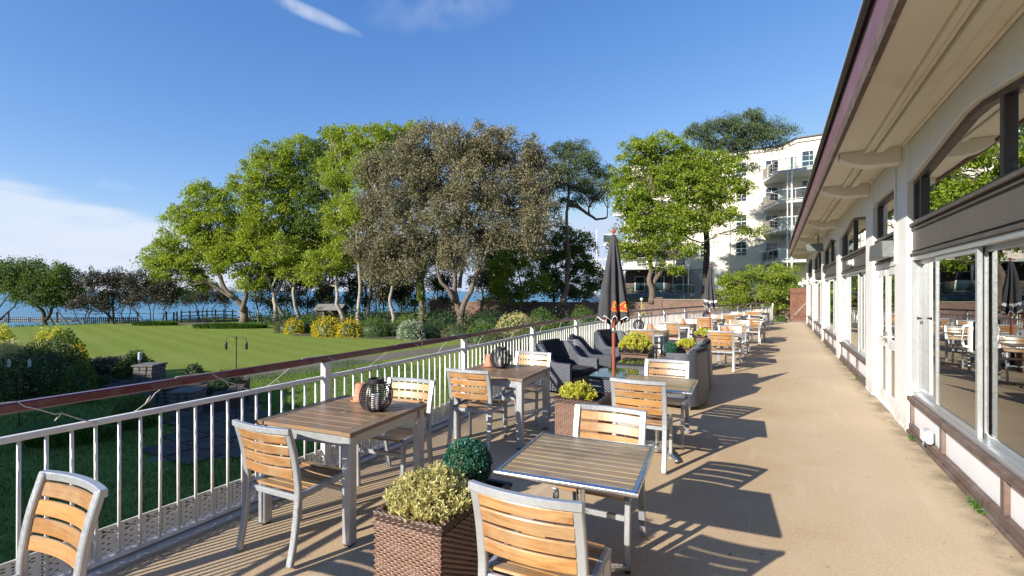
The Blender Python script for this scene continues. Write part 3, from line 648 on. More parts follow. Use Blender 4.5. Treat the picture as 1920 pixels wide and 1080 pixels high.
        for yy in (ym-.06, ym+.06): q.tube([(1.435, yy, 1.02), (1.39, yy, 1.02), (1.385, yy+(.09 if yy > ym else -.09), 1.02)], .009, 8); q.box(1.425, 1.434, yy-.02, yy+.02, .93, 1.10)
        q.build('handle', M['steel'], dr, smooth='auto')
        q = MB(); q.yz([(ya+.3, 2.16), (yb-.28, 2.16), (yb-.35, 2.40), (ya+.36, 2.40)], 1.30, 1.438); pb(q, 'door_hood', M['grey_metal'], bevel=.01)
# rooms behind the glass
q = MB(); q.box(1.7, 6.2, -3.2, 28.72, .0, .035); pb(q, 'room_floor', M['room_floor'])
q = MB(); q.box(6.14, 6.2, -3.1, 28.72, .035, 3.4); q.box(1.72, 6.14, -3.2, -3.1, .035, 3.4); pb(q, 'room_wall', M['room_wall'])
q = MB(); q.box(1.72, 6.2, -3.2, 28.72, 3.4, 3.46); pb(q, 'room_ceiling', M['white_wall'])
def curtain(y0, y1, x=1.78, z0=.4, z1=2.3):
    q = MB(); ys = np.arange(y0, y1, .012); xs = x+.035*np.sin(ys*2*math.pi/.11)+.012*np.sin(ys*23)
    v = [(a, b_, z) for z in (z0, z1) for a, b_ in zip(xs, ys)]+[(a+.004, b_, z) for z in (z0, z1) for a, b_ in zip(xs, ys)]; n = len(ys); i = np.arange(n-1)
    q.add(v, [np.stack([i, i+1, i+1+n, i+n], 1), np.stack([i+2*n, i+3*n, i+3*n+1, i+2*n+1], 1)]); return pb(q, 'curtain', M['curtain'], smooth=True)
for y0, y1 in ((5.35, 6.25), (3.4, 3.9), (13.3, 14.2), (10.4, 11.0), (17.9, 18.9), (15.1, 15.6), (22.7, 23.6), (27.1, 28.0)): curtain(y0, y1)
for y in (7.30, 14.28, 18.93):
    q = MB(); q.box(1.565, 1.60, y-.47, y, .45, 2.10); q.box(1.558, 1.565, y-.41, y-.06, .55, 1.2); q.box(1.558, 1.565, y-.41, y-.06, 1.28, 1.95); pb(q, 'shutter', M['white_paint'], bevel=.004)
# things fixed to the pavilion
t = thing('loudspeaker', 'dark grey box loudspeaker bracketed under the far eaves of the pavilion', 'speaker', (1.16, 17.6, 3.02))
q = MB(); q.add([(-.30, -.14, -.10), (.14, -.14, -.12), (.14, .14, -.12), (-.30, .14, -.10), (-.36, -.16, .12), (.12, -.16, .14), (.12, .16, .14), (-.36, .16, .12)], np.array([[0, 3, 2, 1], [4, 5, 6, 7], [0, 1, 5, 4], [1, 2, 6, 5], [2, 3, 7, 6], [3, 0, 4, 7]])); q.build('cabinet', M['grey_metal'], t, bevel=.015)
q = MB(); q.tube([(0, 0, .13), (.0, 0, .30), (.0, 0, .48)], .018, 8); q.box(-.05, .05, -.05, .05, .455, .48); q.build('bracket', M['grey_metal'], t)
for k, (y, lab) in enumerate([(12.4, 'clear bulkhead lamp glinting on the board above the first window past the double door'), ]):
    t = thing('bulkhead_lamp', lab, 'lamp', (1.44, y, 2.29))
    q = MB(); q.box(-.03, 0, -.17, .17, -.065, .065); q.build('backplate', M['white_paint'], t, bevel=.005)
    q = MB(); q.box(-.10, -.03, -.155, .155, -.055, .055); q.build('diffuser', M['clear_plastic'], t, bevel=.02, seg=3)
lab = ['white globe lamp on a bracket at the fifth column, nearest of the row', 'white globe lamp on a bracket between nearer and farther globes of the pavilion', 'white globe lamp on the farthest pavilion column']
for k, y in enumerate((19.3, 23.95, 28.4)):
    t = thing('globe_lamp', lab[k], 'lamp', (1.385, y, 2.02), 0, 'globe lamps on the pavilion columns')
    q = MB(); q.tube([(0, 0, 0), (-.10, 0, .01), (-.2, 0, .03)], .014, 8); q.lathe([(.05, -.02), (.05, .02)], (-.01, 0, 0), 10); q.build('bracket', M['white_paint'], t)
    q = MB(); q.lathe([(.02, -.105)]+[(.1*math.cos(a), .1*math.sin(a)) for a in np.linspace(-1.3, 1.3, 9)]+[(.02, .105)], (-.27, 0, .03), 16); q.build('globe', M['white_paint'], t, smooth=True)
t = thing('outdoor_socket', 'grey weatherproof socket box low on the sill boards beside the terrace floor', 'socket', (1.41, 6.42, .20))
q = MB(); q.box(-.06, 0, -.085, .055, -.07, .07); q.build('housing', M['socket_grey'], t, bevel=.012, seg=2)
q = MB(); q.box(-.085, -.062, -.075, .045, -.05, .06); q.build('cover', M['white_panel'], t, bevel=.01, seg=2)
q = MB(); q.tube([(-.05, .04, -.07), (-.06, .05, -.12), (-.03, .06, -.17), (.0, .07, -.19)], .012, 8); q.build('cable', M['grey_metal'], t, smooth=True)
t = thing('downpipe', 'slim grey cable pipe running down the face of the large near column', 'pipe', (1.37, 7.9, 0))
q = MB(); q.tube([(0, 0, 2.05), (0, 0, 3.28)], .012, 8); q.build('pipe', M['white_paint'], t)
for z in (2.2, 2.7, 3.2):
    q = MB(); q.box(-.014, .016, -.022, .022, z-.012, z+.012); q.build('clip', M['white_paint'], t)

# unseen block added behind the camera, sized to shade the near lawn
hw = thing('shade_block', 'tall unseen block added behind the camera to shade the near lawn', 'building', (-17.5, -12, GZ))
q = MB(); q.box(-12, 8.6, -6, 5.2, 0, 6.9); wl = q.build('wall', M['far_wall'], hw)  # wall of the added shade block
q = MB(); q.prism([(-12.4, -6.4), (9, -6.4), (9, 5.6), (-12.4, 5.6)], 6.9, 7.1); q.build('roof', M['felt'], hw)  # roof of the added shade block
for k in range(7):
    for z in (1.0, 4.0):
        q = MB(); q.box(-10.5+k*2.8, -9.3+k*2.8, 5.2, 5.26, z, z+1.7); w = q.build('window', M['white_paint'], hw); q = MB(); q.box(-10.42+k*2.8, -9.38+k*2.8, 5.26, 5.27, z+.08, z+1.62); q.build('pane', M['glass_dark'], w)  # windows and panes of the added shade block
# ================================================================== FURNITURE
def bow(x, h=.25, amt=.035): return -amt*(1-(x/h)**2)          # how far the back curves away from the sitter
LEAN = [(0, .012), (.035, .18), (.062, .42), (.054, .55), (.028, .70), (-.014, .846)]   # rear leg: (y, z)
def lean_y(z): return float(np.interp(z, [p[1] for p in LEAN], [p[0] for p in LEAN]))
def build_chair():
    t = thing('terrace_chair', '', 'chair')
    X = np.linspace(-.215, .215, 9)
    pts = catmull([(y, z) for y, z in LEAN])[::12]
    for s in (-1, 1):
        q = MB(); q.bar([(s*.236, y, z) for y, z in pts[:-1]]+[(s*.236, LEAN[-1][0]-.003, LEAN[-1][1]+.012)], .044, .030); q.build('rear_leg', M['alu'], t, bevel=.005)
        q = MB(); q.bar([(s*.228, .465, .0), (s*.230, .468, .22), (s*.232, .462, .405)], .034, .032); q.build('front_leg', M['alu'], t, bevel=.005)
        q = MB(); q.bar([(s*.232, .075, .415), (s*.232, .2, .418), (s*.232, .36, .430), (s*.232, .46, .428), (s*.232, .485, .412)], .030, .042); q.build('side_rail', M['alu'], t, bevel=.005)
    xs = np.linspace(-.258, .258, 13)
    q = MB(); q.bar([(x, -.016+bow(x, .2585), .845) for x in xs*(.2585/.258)], .036, .033, side=(0, 0, 1)); q.build('top_rail', M['alu'], t, bevel=.004)
    q = MB(); q.bar([(-.216, .465, .315), (.216, .465, .315)], .034, .022, side=(0, 0, 1)); q.build('front_stretcher', M['alu'], t, bevel=.004); q = MB(); q.bar([(-.222, .07, .405), (.222, .07, .405)], .034, .024, side=(0, 0, 1)); q.build('rear_rail', M['alu'], t, bevel=.004)
    z = .8205; hs = [.062, .064, .064, .064]
    for k in range(4):
        z0 = z-hs[k]; zm = (z+z0)/2; y = lean_y(zm); q = MB()
        dy = (lean_y(z)-lean_y(z0))/(z-z0)
        d = np.array([0, dy, 1.]); d /= np.linalg.norm(d)
        q.bar([(x, y+.002+bow(x, .26, .034), zm+.004*bow(x, .26)) for x in np.linspace(-.218, .218, 11)], hs[k], .015, side=tuple(d)); q.build('back_slat', M['teak'], t, bevel=.004)
        z = z0-.011
    y = .088
    for k in range(6):
        w = .060; ym = y+w/2; zt = .440-.016*math.sin(math.pi*min(1, (ym-.05)/.40))**1.0
        tilt = [-.05, -.12, -.03, .04, .09, -.10][k]
        q = MB(); q.cbox((0, ym, zt), (.432, w, .016), rx=tilt); q.build('seat_slat', M['teak'], t, bevel=.004); y += w+.0085
    return t
chair0 = build_chair(); used = [False]
def chair(x, y, face, rz, label, group='aluminium and teak terrace chairs', y_is_back=True):
    """x, y: middle of the rear feet; face: +1 looks along the terrace, -1 looks back at the camera"""
    a = R(rz)+(0 if face > 0 else math.pi)
    if not used[0]: used[0] = True; o = chair0; o.location = (x, y, 0); o.rotation_euler = (0, 0, a); o['label'] = label; o['group'] = group; return o
    return dup(chair0, (x, y, 0), a, label, group)

def build_dining_table(w=.88, d=.92, h=.76):
    t = thing('dining_table', '', 'table')
    for sx in (-1, 1):
        for sy in (-1, 1):
            q = MB(); q.box(sx*(w/2-.05)-.035, sx*(w/2-.05)+.035, sy*(d/2-.05)-.035, sy*(d/2-.05)+.035, .012, h-.03); q.build('leg', M['alu'], t, bevel=.006)
            q = MB(); q.cbox((sx*(w/2-.05), sy*(d/2-.05), .006), (.05, .05, .012)); q.build('foot', M['black'], t)
    q = MB()
    for s in (-1, 1):
        q.box(-w/2+.086, w/2-.086, s*(d/2-.05)-.018, s*(d/2-.05)+.018, h-.105, h-.028); q.box(s*(w/2-.05)-.018, s*(w/2-.05)+.018, -d/2+.086, d/2-.086, h-.105, h-.028)
    q.build('apron', M['alu'], t, bevel=.004)
    n = 9; pw = (d-.014)/n
    for k in range(n):
        y0 = -d/2+.007+k*pw; q = MB(); q.box(-w/2+.085, w/2-.085, y0+.0015, y0+pw-.0015, h-.026, h); q.build('plank', M['teak_dark'], t, bevel=.003)
    for s in (-1, 1):
        q = MB(); q.box(min(s*(w/2-.083), s*w/2), max(s*(w/2-.083), s*w/2), -d/2, d/2, h-.027, h+.001); q.build('end_plank', M['teak_dark'], t, bevel=.003)
    q = MB(); q.lathe([(.022, h-.001), (.022, h+.004), (.012, h+.004), (.01, h+.002)], (0, -.02, 0), 16); q.build('parasol_hole_cap', M['teak_table'], t)
    return t
def build_pedestal_table(w=.74, h=.74):
    t = thing('pedestal_table', '', 'table')
    n = 10; pw = (w-.05)/n
    for k in range(n):
        y0 = -w/2+.025+k*pw; q = MB(); q.box(-w/2+.02, w/2-.02, y0+.003, y0+pw-.003, h-.022, h-.002); q.build('plank', M['teak_table'], t, bevel=.003)
    q = MB(); a = np.linspace(0, math.pi, 7); r = .016
    c = w/2-.02; P = [(c, -c+.0), (c, c), (-c, c), (-c, -c)]
    cs = [(0, 0), (.012, 0)]+[(.012+r*math.sin(t_), -.016+r*math.cos(t_)) for t_ in a]+[(0, -.032)]
    m_ = len(cs); v = []
    for sx, sy in ((1, -1), (1, 1), (-1, 1), (-1, -1)): v += [(sx*(c+o_), sy*(c+o_), h+z_) for o_, z_ in cs]
    i = np.arange(m_); q.add(v, [np.stack([k*m_+i, ((k+1) % 4)*m_+i, ((k+1) % 4)*m_+(i+1) % m_, k*m_+(i+1) % m_], 1) for k in range(4)]); q.build('rim', M['steel'], t, smooth='auto')
    q = MB(); q.box(-.2, .2, -.025, .025, h-.05, h-.024); q.box(-.025, .025, -.2, .2, h-.051, h-.025); q.lathe([(.09, h-.06), (.09, h-.05)], sides=16); q.build('support_cross', M['alu'], t)
    q = MB(); q.tube([(0, 0, .06), (0, 0, .40), (0, 0, h-.055)], .026, 16); q.build('pole', M['steel'], t, smooth='auto')
    for k in range(4):
        a_ = R(45+90*k); c_, s_ = math.cos(a_), math.sin(a_)
        q = MB(); q.bar([(0.0, 0, .072), (c_*.12, s_*.12, .070), (c_*.25, s_*.25, .048), (c_*.335, s_*.335, .026), (c_*.345, s_*.345, .018)], [.075, .06, .046, .042, .03], [.05, .042, .028, .02, .012], side=(-s_, c_, 0)); f_ = q.build('foot', M['steel'], t, smooth='auto', bevel=.006, seg=2)
        q = MB(); q.lathe([(.018, 0), (.018, .014)], (c_*.325, s_*.325, 0), 10); q.build('glide', M['black'], f_)
    q = MB(); q.lathe([(.06, .03), (.06, .075), (.04, .10), (.03, .11)], sides=18); q.build('hub', M['steel'], t, smooth='auto')
    return t

# near seats and tables
chair(-2.735, .91, -1, 4, 'teak slat chair at the lower left corner, turned away from the first table', )
chair(-2.83, 1.90, 1, 3, 'teak slat chair at the near end of the first railing table, seen from behind')
chair(-3.03, 3.52, -1, 8, 'pale sunlit chair facing the camera behind the first table with lantern and pot')
chair(-2.88, 4.27, 1, 5, 'teak slat chair at the near end of the second railing table, seen from behind')
chair(-2.90, 5.88, -1, 5, 'chair facing the camera at the second railing table, beside the rattan seats')
chair(-.925, 1.80, 1, 3, 'largest chair in the bottom centre, seen from behind at the slatted pedestal table')
chair(-1.04, 3.34, -1, 3, 'whitish sunlit chair facing the camera across the near slatted pedestal table')
chair(-1.14, 4.55, 1, 2, 'chair with orange slats seen from behind, in front of the second pedestal table')
chair(-1.15, 5.98, -1, 3, 'pale chair facing the camera behind the second pedestal table, below the rattan armchairs')
dt = build_dining_table(); dt.location = (-2.93, 2.66, 0); dt.rotation_euler = (0, 0, R(6)); dt['label'] = 'large teak topped table nearest the camera by the railing, with silver square legs'
G_DT = 'square legged teak tables along the railing'; dt['group'] = G_DT
dup(dt, (-2.83, 4.94, 0), R(5), 'second square legged table along the railing, with dark teak top, pot and lantern')
pt = build_pedestal_table(); pt.location = (-.985, 2.62, 0); pt.rotation_euler = (0, 0, R(6)); pt['label'] = 'slatted square pedestal table with bright metal rim in the bottom centre of the photo'
G_PT = 'slatted pedestal tables along the walkway'; pt['group'] = G_PT
dup(pt, (-1.09, 5.14, 0), R(3), 'second slatted pedestal table, metal rimmed, between orange backed and pale chairs')

# ---- planters
def weave_box(w, h, name='woven_strand', n_row=None, n_col=None):
    """real woven strands over an upright core: horizontal strands pass in and out of upright stakes"""
    q = MB(); pitch = .0125; rows = int((h-.05)/pitch); stakes = int(w/.021)
    xs = np.linspace(-w/2, w/2, stakes*4+1); per = w/stakes
    for side in range(4):
        c, s = math.cos(side*math.pi/2), math.sin(side*math.pi/2); V = []; 
        for r in range(rows):
            z = .012+r*pitch; ph = math.pi*(r % 2); off = .0042*np.cos(xs/per*math.pi+ph)+.0045
            for zz, o2 in ((z-.0052, -.002), (z, .0022), (z+.0052, -.002)):
                V.append(np.stack([xs, -(w/2+off+o2), np.full_like(xs, zz)], 1))
        V = np.array(V); n = len(xs); v = V.reshape(-1, 3); v = np.stack([v[:, 0]*c-v[:, 1]*s, v[:, 0]*s+v[:, 1]*c, v[:, 2]], 1); i = np.arange(n-1); fs = []
        for r in range(rows):
            for k in range(2):
                b_ = (r*3+k)*n; fs.append(np.stack([b_+i, b_+i+1, b_+n+i+1, b_+n+i], 1))
        q.add(v, fs)
    return q
me_weave = {}
def planter(label, x, y, rz, w=.39, h=.62, lip=True, group='woven brown planters on the terrace'):
    t = thing('planter', label, 'planter', (x, y, 0), R(rz), group)
    q = MB(); th = .022
    q.box(-w/2, w/2, -w/2, -w/2+th, .005, h-.012); q.box(-w/2, w/2, w/2-th, w/2, .005, h-.012); q.box(-w/2, -w/2+th, -w/2+th, w/2-th, .005, h-.012); q.box(w/2-th, w/2, -w/2+th, w/2-th, .005, h-.012)
    q.build('core', M['rattan_brown_flat'], t)
    key = (w, h)
    if key not in me_weave: me_weave[key] = weave_box(w, h).mesh('woven_strands', M['strand'], True)
    o = place(me_weave[key], 'woven_strands', t); o['kind'] = 'stuff'
    q = MB(); f = w/2+.012
    q.box(-f, f, -f, -f+.036, h-.028, h); q.box(-f, f, f-.036, f, h-.028, h); q.box(-f, -f+.036, -f+.036, f-.036, h-.028, h); q.box(f-.036, f, -f+.036, f-.036, h-.028, h); q.build('rim', M['rattan_brown_flat'], t, bevel=.006)
    q = MB(); q.box(-w/2+th, w/2-th, -w/2+th, w/2-th, h-.14, h-.07); q.build('soil', M['soil'], t)
    return t
def leaf_quads(q, C, size, up=.4, asp=.45, rg=rng, fold=.15, out=None):
    """one folded leaf (two triangles sharing the midrib) at each centre"""
    n = len(C); d = rg.normal(size=(n, 3)); d[:, 2] += up
    if out is not None: d = d*.55+out*1.2
    d /= np.linalg.norm(d, axis=1)[:, None]+1e-9
    w = np.cross(d, rg.normal(size=(n, 3))); w /= np.linalg.norm(w, axis=1)[:, None]+1e-9; nn = np.cross(d, w)
    s = (np.asarray(size)*rg.uniform(.5, 1.45, n))[:, None]
    v = np.stack([C-d*s*.5, C+w*s*asp*.5+nn*s*fold*.5, C+d*s*.5, C-w*s*asp*.5+nn*s*fold*.5], 1).reshape(-1, 3)
    b_ = np.arange(n)[:, None]*4; q.add(v, np.concatenate([b_+np.array([[0, 1, 2]]), b_+np.array([[0, 2, 3]])], 0))
def tuft_plant(label, x, y, z, r, h, m, n_shoot=150, leaf=.028, cat='plant', group=None, seed=1, name='shrub_plant'):
    """bushy pot plant: many shoots, each ending in a rosette of narrow leaves"""
    rg = np.random.default_rng(seed); t = thing(name, label, cat, (x, y, z), 0, group)
    tips = []; st = MB()
    for k in range(n_shoot):
        th = rg.uniform(0, 2*math.pi); rr = r*math.sqrt(rg.uniform(0, 1)); f = rr/r
        tip = np.array([rr*math.cos(th), rr*math.sin(th), h*(1-.55*f**2.2)*rg.uniform(.72, 1.05)*(1+.12*math.sin(3*th+seed)*f)])
        base = np.array([tip[0]*.35, tip[1]*.35, -.03]); mid = (tip+base)/2+np.array([tip[0], tip[1], 0])*.15
        if k % 2 == 0: st.tube([base, mid, tip], [.004, .003, .0015], 4, False)
        tips.append((tip, (tip-mid)/np.linalg.norm(tip-mid)))
    q = MB()
    for tip, d in tips:
        m_ = rg.integers(14, 22); along = rg.uniform(-.07, .008, m_)[:, None]*min(1, h/.15); C = tip+d*along
        o = rg.normal(size=(m_, 3)); o -= d*(o@d)[:, None]*.6; o /= np.linalg.norm(o, axis=1)[:, None]; o = o*.8+d*.75
        leaf_quads(q, C+o*leaf*.45, np.full(m_, leaf), 0, .36, rg, .2, out=o)
    q.build('foliage', m, t, kind='stuff'); st.build('stems', M['bark'], t, kind='stuff'); return t
def box_ball(label, x, y, z, r, seed=4, group=None):
    rg = np.random.default_rng(seed); t = thing('box_ball', label, 'topiary', (x, y, z), 0, group)
    q = MB(); q.lathe([(max(.002, r*.9*math.cos(a)), r*.9*math.sin(a)) for a in np.linspace(-math.pi/2, math.pi/2, 14)], sides=24); q.build('core', M['l_dark'], t, smooth=True)
    n = 5200; d = rg.normal(size=(n, 3)); d /= np.linalg.norm(d, axis=1)[:, None]; bump_ = 1+.025*np.sin(d[:, 0]*9+1)*np.sin(d[:, 1]*8)+.03*np.sin(d[:, 2]*11)
    q = MB(); leaf_quads(q, d*(r*bump_*rg.uniform(.93, 1.02, n))[:, None], np.full(n, .0155), 0, .62, rg, .25, out=d*.7+rg.normal(size=(n, 3))*.4); q.build('foliage', M['l_ball'], t, kind='stuff')
    q = MB(); q.tube([(0, 0, -r-.12), (0, 0, -r*.5)], .014, 8); q.build('stem', M['bark'], t); return t
planter('large woven brown planter nearest the camera, holding the pale yellow bush', -1.545, 1.955, 3)
tuft_plant('pale yellow variegated bush filling the nearest woven planter', -1.55, 1.97, .555, .235, .215, M['l_cream'], 560, .023, seed=2, name='variegated_bush')
planter('woven brown planter half hidden behind the nearest planter and its pale bush', -1.625, 2.44, 2, .36, .50)
box_ball('round clipped blue green box ball behind the pale yellow bush', -1.635, 2.42, .655, .145)
planter('open woven planter between the second railing table and the pale chairs', -1.775, 4.80, 2, .46, .60)
tuft_plant('bright lime yellow spindle bush in the open woven planter mid terrace', -1.83, 4.76, .535, .20, .19, M['l_gold'], 150, .034, seed=5, name='variegated_bush')
planter('brown planter with the tall yellow green bush beyond the umbrella pole', -2.50, 9.85, 4, .55, .45)
tuft_plant('tall yellow green bush with greyish stems beyond the umbrella pole', -2.52, 9.85, .40, .33, .42, M['l_gold'], 240, .05, seed=7, name='variegated_bush')
planter('dark woven planter behind the rattan armchairs holding the little green ball', -1.86, 10.10, 4, .34, .40)
box_ball('small clipped green ball just behind the right hand rattan armchairs', -1.86, 10.10, .53, .125, 8)
planter('woven planter next to the small green ball, with a yellow bush', -1.62, 10.62, 4, .40, .52)
tuft_plant('yellow bush just above the back of the right hand rattan armchair', -1.62, 10.62, .48, .24, .20, M['l_gold'], 110, .05, seed=9, name='variegated_bush')
planter('farther woven planter in front of the pole of the second parasol', -1.66, 13.9, 4, .42, .48)
tuft_plant('yellow flowered bush in front of the pole of the second parasol', -1.66, 13.9, .44, .29, .22, M['l_gold'], 120, .055, seed=11, name='variegated_bush')

# ---- lanterns and pots
def build_lantern():
    t = thing('lantern', '', 'lantern'); H_, R_ = .235, .125
    prof = lambda u: R_*(.52+.48*math.sin(math.pi*(u*.86+.06))**.75) if 0 < u < 1 else R_*.5
    us = np.linspace(0, 1, 15)
    ring = MB()
    for u in us[1:-1]:
        r = prof(u); a = np.linspace(0, 2*math.pi, 29); ring.tube([(r*math.cos(k), r*math.sin(k), .012+u*(H_-.03)) for k in a], .0038, 5, False)
    ring.build('cane_rings', M['lantern'], t, smooth=True)
    for k in range(8):
        a = 2*math.pi*k/8+.2; q = MB(); q.bar([((prof(u)+.004)*math.cos(a), (prof(u)+.004)*math.sin(a), .008+u*(H_-.024)) for u in us], .012, .005, side=(-math.sin(a), math.cos(a), 0)); q.build('rib', M['lantern'], t)
    q = MB(); q.lathe([(.066, 0), (.070, .012), (.066, .018)], sides=20); q.build('base', M['lantern'], t, smooth='auto')
    q = MB(); q.lathe([(.062, H_-.022), (.064, H_+.012), (.058, H_+.016), (.056, H_-.01)], sides=24, cap=False); q.build('collar', M['lantern'], t, smooth='auto')
    q = MB(); a = np.linspace(-.1, math.pi+.1, 17); q.tube([(.062*math.cos(k), 0, H_+.005+.125*max(0, math.sin(k))**.9) for k in a], .0022, 5); q.build('handle', M['lantern'], t)
    q = MB(); q.lathe([(.038, .016), (.038, .125), (.034, .13), (.008, .128)], sides=20); q.build('candle', M['candle'], t, smooth='auto')
    return t
ln = build_lantern(); ln.location = (-2.745, 2.79, .762); ln['label'] = 'largest round dark cane lantern with white candle, on the nearest teak table'; G_L = 'round cane lanterns on the railing tables'; ln['group'] = G_L
dup(ln, (-2.93, 5.05, .762), .5, 'round dark cane lantern on the second railing table, right of its pot')
def build_pot():
    t = thing('terracotta_pot', '', 'flower pot')
    q = MB(); q.lathe([(.062, .0), (.066, .0), (.066, .026), (.060, .028), (.043, .115), (.040, .118), (.012, .118), (.010, .112)], sides=28, cap=True); q.build('pot', M['terracotta'], t, smooth='auto')
    q = MB(); q.lathe([(.05, -.008), (.085, -.004), (.088, .008), (.082, .008), (.075, .0), (.02, -.001)], sides=28); q.build('saucer', M['terracotta'], t, smooth='auto')
    return t
G_P = 'upturned terracotta pots on the tables'
po = build_pot(); po.location = (-3.10, 2.97, .772); po.scale = (1, 1, 1.18); po['label'] = 'largest upturned terracotta pot, behind the lantern on the nearest teak table'; po['group'] = G_P
dup(po, (-3.11, 5.09, .772), 0, 'upturned terracotta pot left of the lantern on the second railing table')

# ---- far rows
FT = [(-2.62, 11.35, 3, 'third square legged railing table, just past the rattan seats, pot on top', (10.58, -2.56, 'chair seen from behind just past the tall yellow bush by the third railing table'), (12.2, -2.62, 'pale chair facing the camera on the far side of the third railing table')),
      (-2.42, 14.1, -3, 'fourth square legged railing table with a single pot, left of the second parasol', (13.28, -2.48, 'orange slatted chair seen from behind at the fourth railing table'), (15.0, -2.28, 'pale chair facing the camera at the fourth railing table, left of the second parasol')),
      (-1.98, 17.2, -12, 'fifth railing table with a lantern, straight behind the pole of the second parasol', (16.42, -2.0, 'chair seen from behind at the fifth railing table, behind the second parasol pole'), (18.15, -1.85, 'bright chair facing the camera beyond the second parasol pole')),
      (-1.42, 20.0, -16, 'sixth railing table, small in the bend of the terrace fence', (19.2, -1.5, 'chair seen from behind at the sixth railing table in the fence bend'), (20.9, -1.3, 'chair facing the camera at the sixth railing table in the fence bend')),
      (-.75, 23.0, -18, 'farthest railing table with a pot, close to the fence end', (22.2, -.85, 'farthest chair seen from behind, close to the fence end'), (23.9, -.6, 'farthest chair facing the camera, close to the fence end'))]
for x, y, rz, lab, c1, c2 in FT:
    dup(dt, (x, y, 0), R(rz), lab); chair(c1[1], c1[0], 1, rz, c1[2]); chair(c2[1], c2[0], -1, rz, c2[2])
PTF = [(-.97, 11.72, 2, 'third pedestal table by the walkway, with an upturned pot', (10.93, -1.0, 'chair seen from behind with feet in the open, first of the far walkway row'), (12.52, -.95, 'pale chair facing the camera on the far side of the third pedestal table')),
       (-.88, 14.25, 0, 'fourth pedestal table of the walkway row, between two close chairs', (13.48, -.9, 'chair seen from behind at the fourth pedestal table of the walkway row'), (15.1, -.9, 'chair facing the camera at the fourth pedestal table of the walkway row')),
       (-.66, 17.45, -4, 'farthest pedestal table of the walkway row, pot and small green plant on it', (16.7, -.68, 'chair seen from behind at the farthest pedestal table by the walkway'), (18.3, -.55, 'rightmost chair of the far walkway row, facing the camera'))]
for x, y, rz, lab, c1, c2 in PTF:
    dup(pt, (x, y, 0), R(rz), lab); chair(c1[1], c1[0], 1, rz, c1[2]); chair(c2[1], c2[0], -1, rz, c2[2])
for x, y, lab in ((-2.62, 11.65, 'small upturned pot on the third railing table'), (-2.30, 14.2, 'upturned pot on the fourth railing table'), (-.80, 23.0, 'tiny upturned pot on the farthest railing table')):
    dup(po, (x, y, .772), 0, lab)
for x, y, lab in ((-.98, 11.85, 'upturned pot on the third pedestal table, in front of a pale chair'), (-.66, 17.3, 'upturned pot on the farthest pedestal table of the walkway row')): dup(po, (x, y, .750), 0, lab)
dup(ln, (-2.86, 11.5, .762), .2, 'round cane lantern left of the pot on the third railing table, against the white railing')
dup(ln, (-2.0, 17.1, .762), .2, 'smallest cane lantern, on the fifth railing table behind the second parasol')
tuft_plant('small dark green plant on the farthest pedestal table', -.50, 17.6, .76, .16, .10, M['l_green'], 60, .04, seed=15, name='pot_plant')

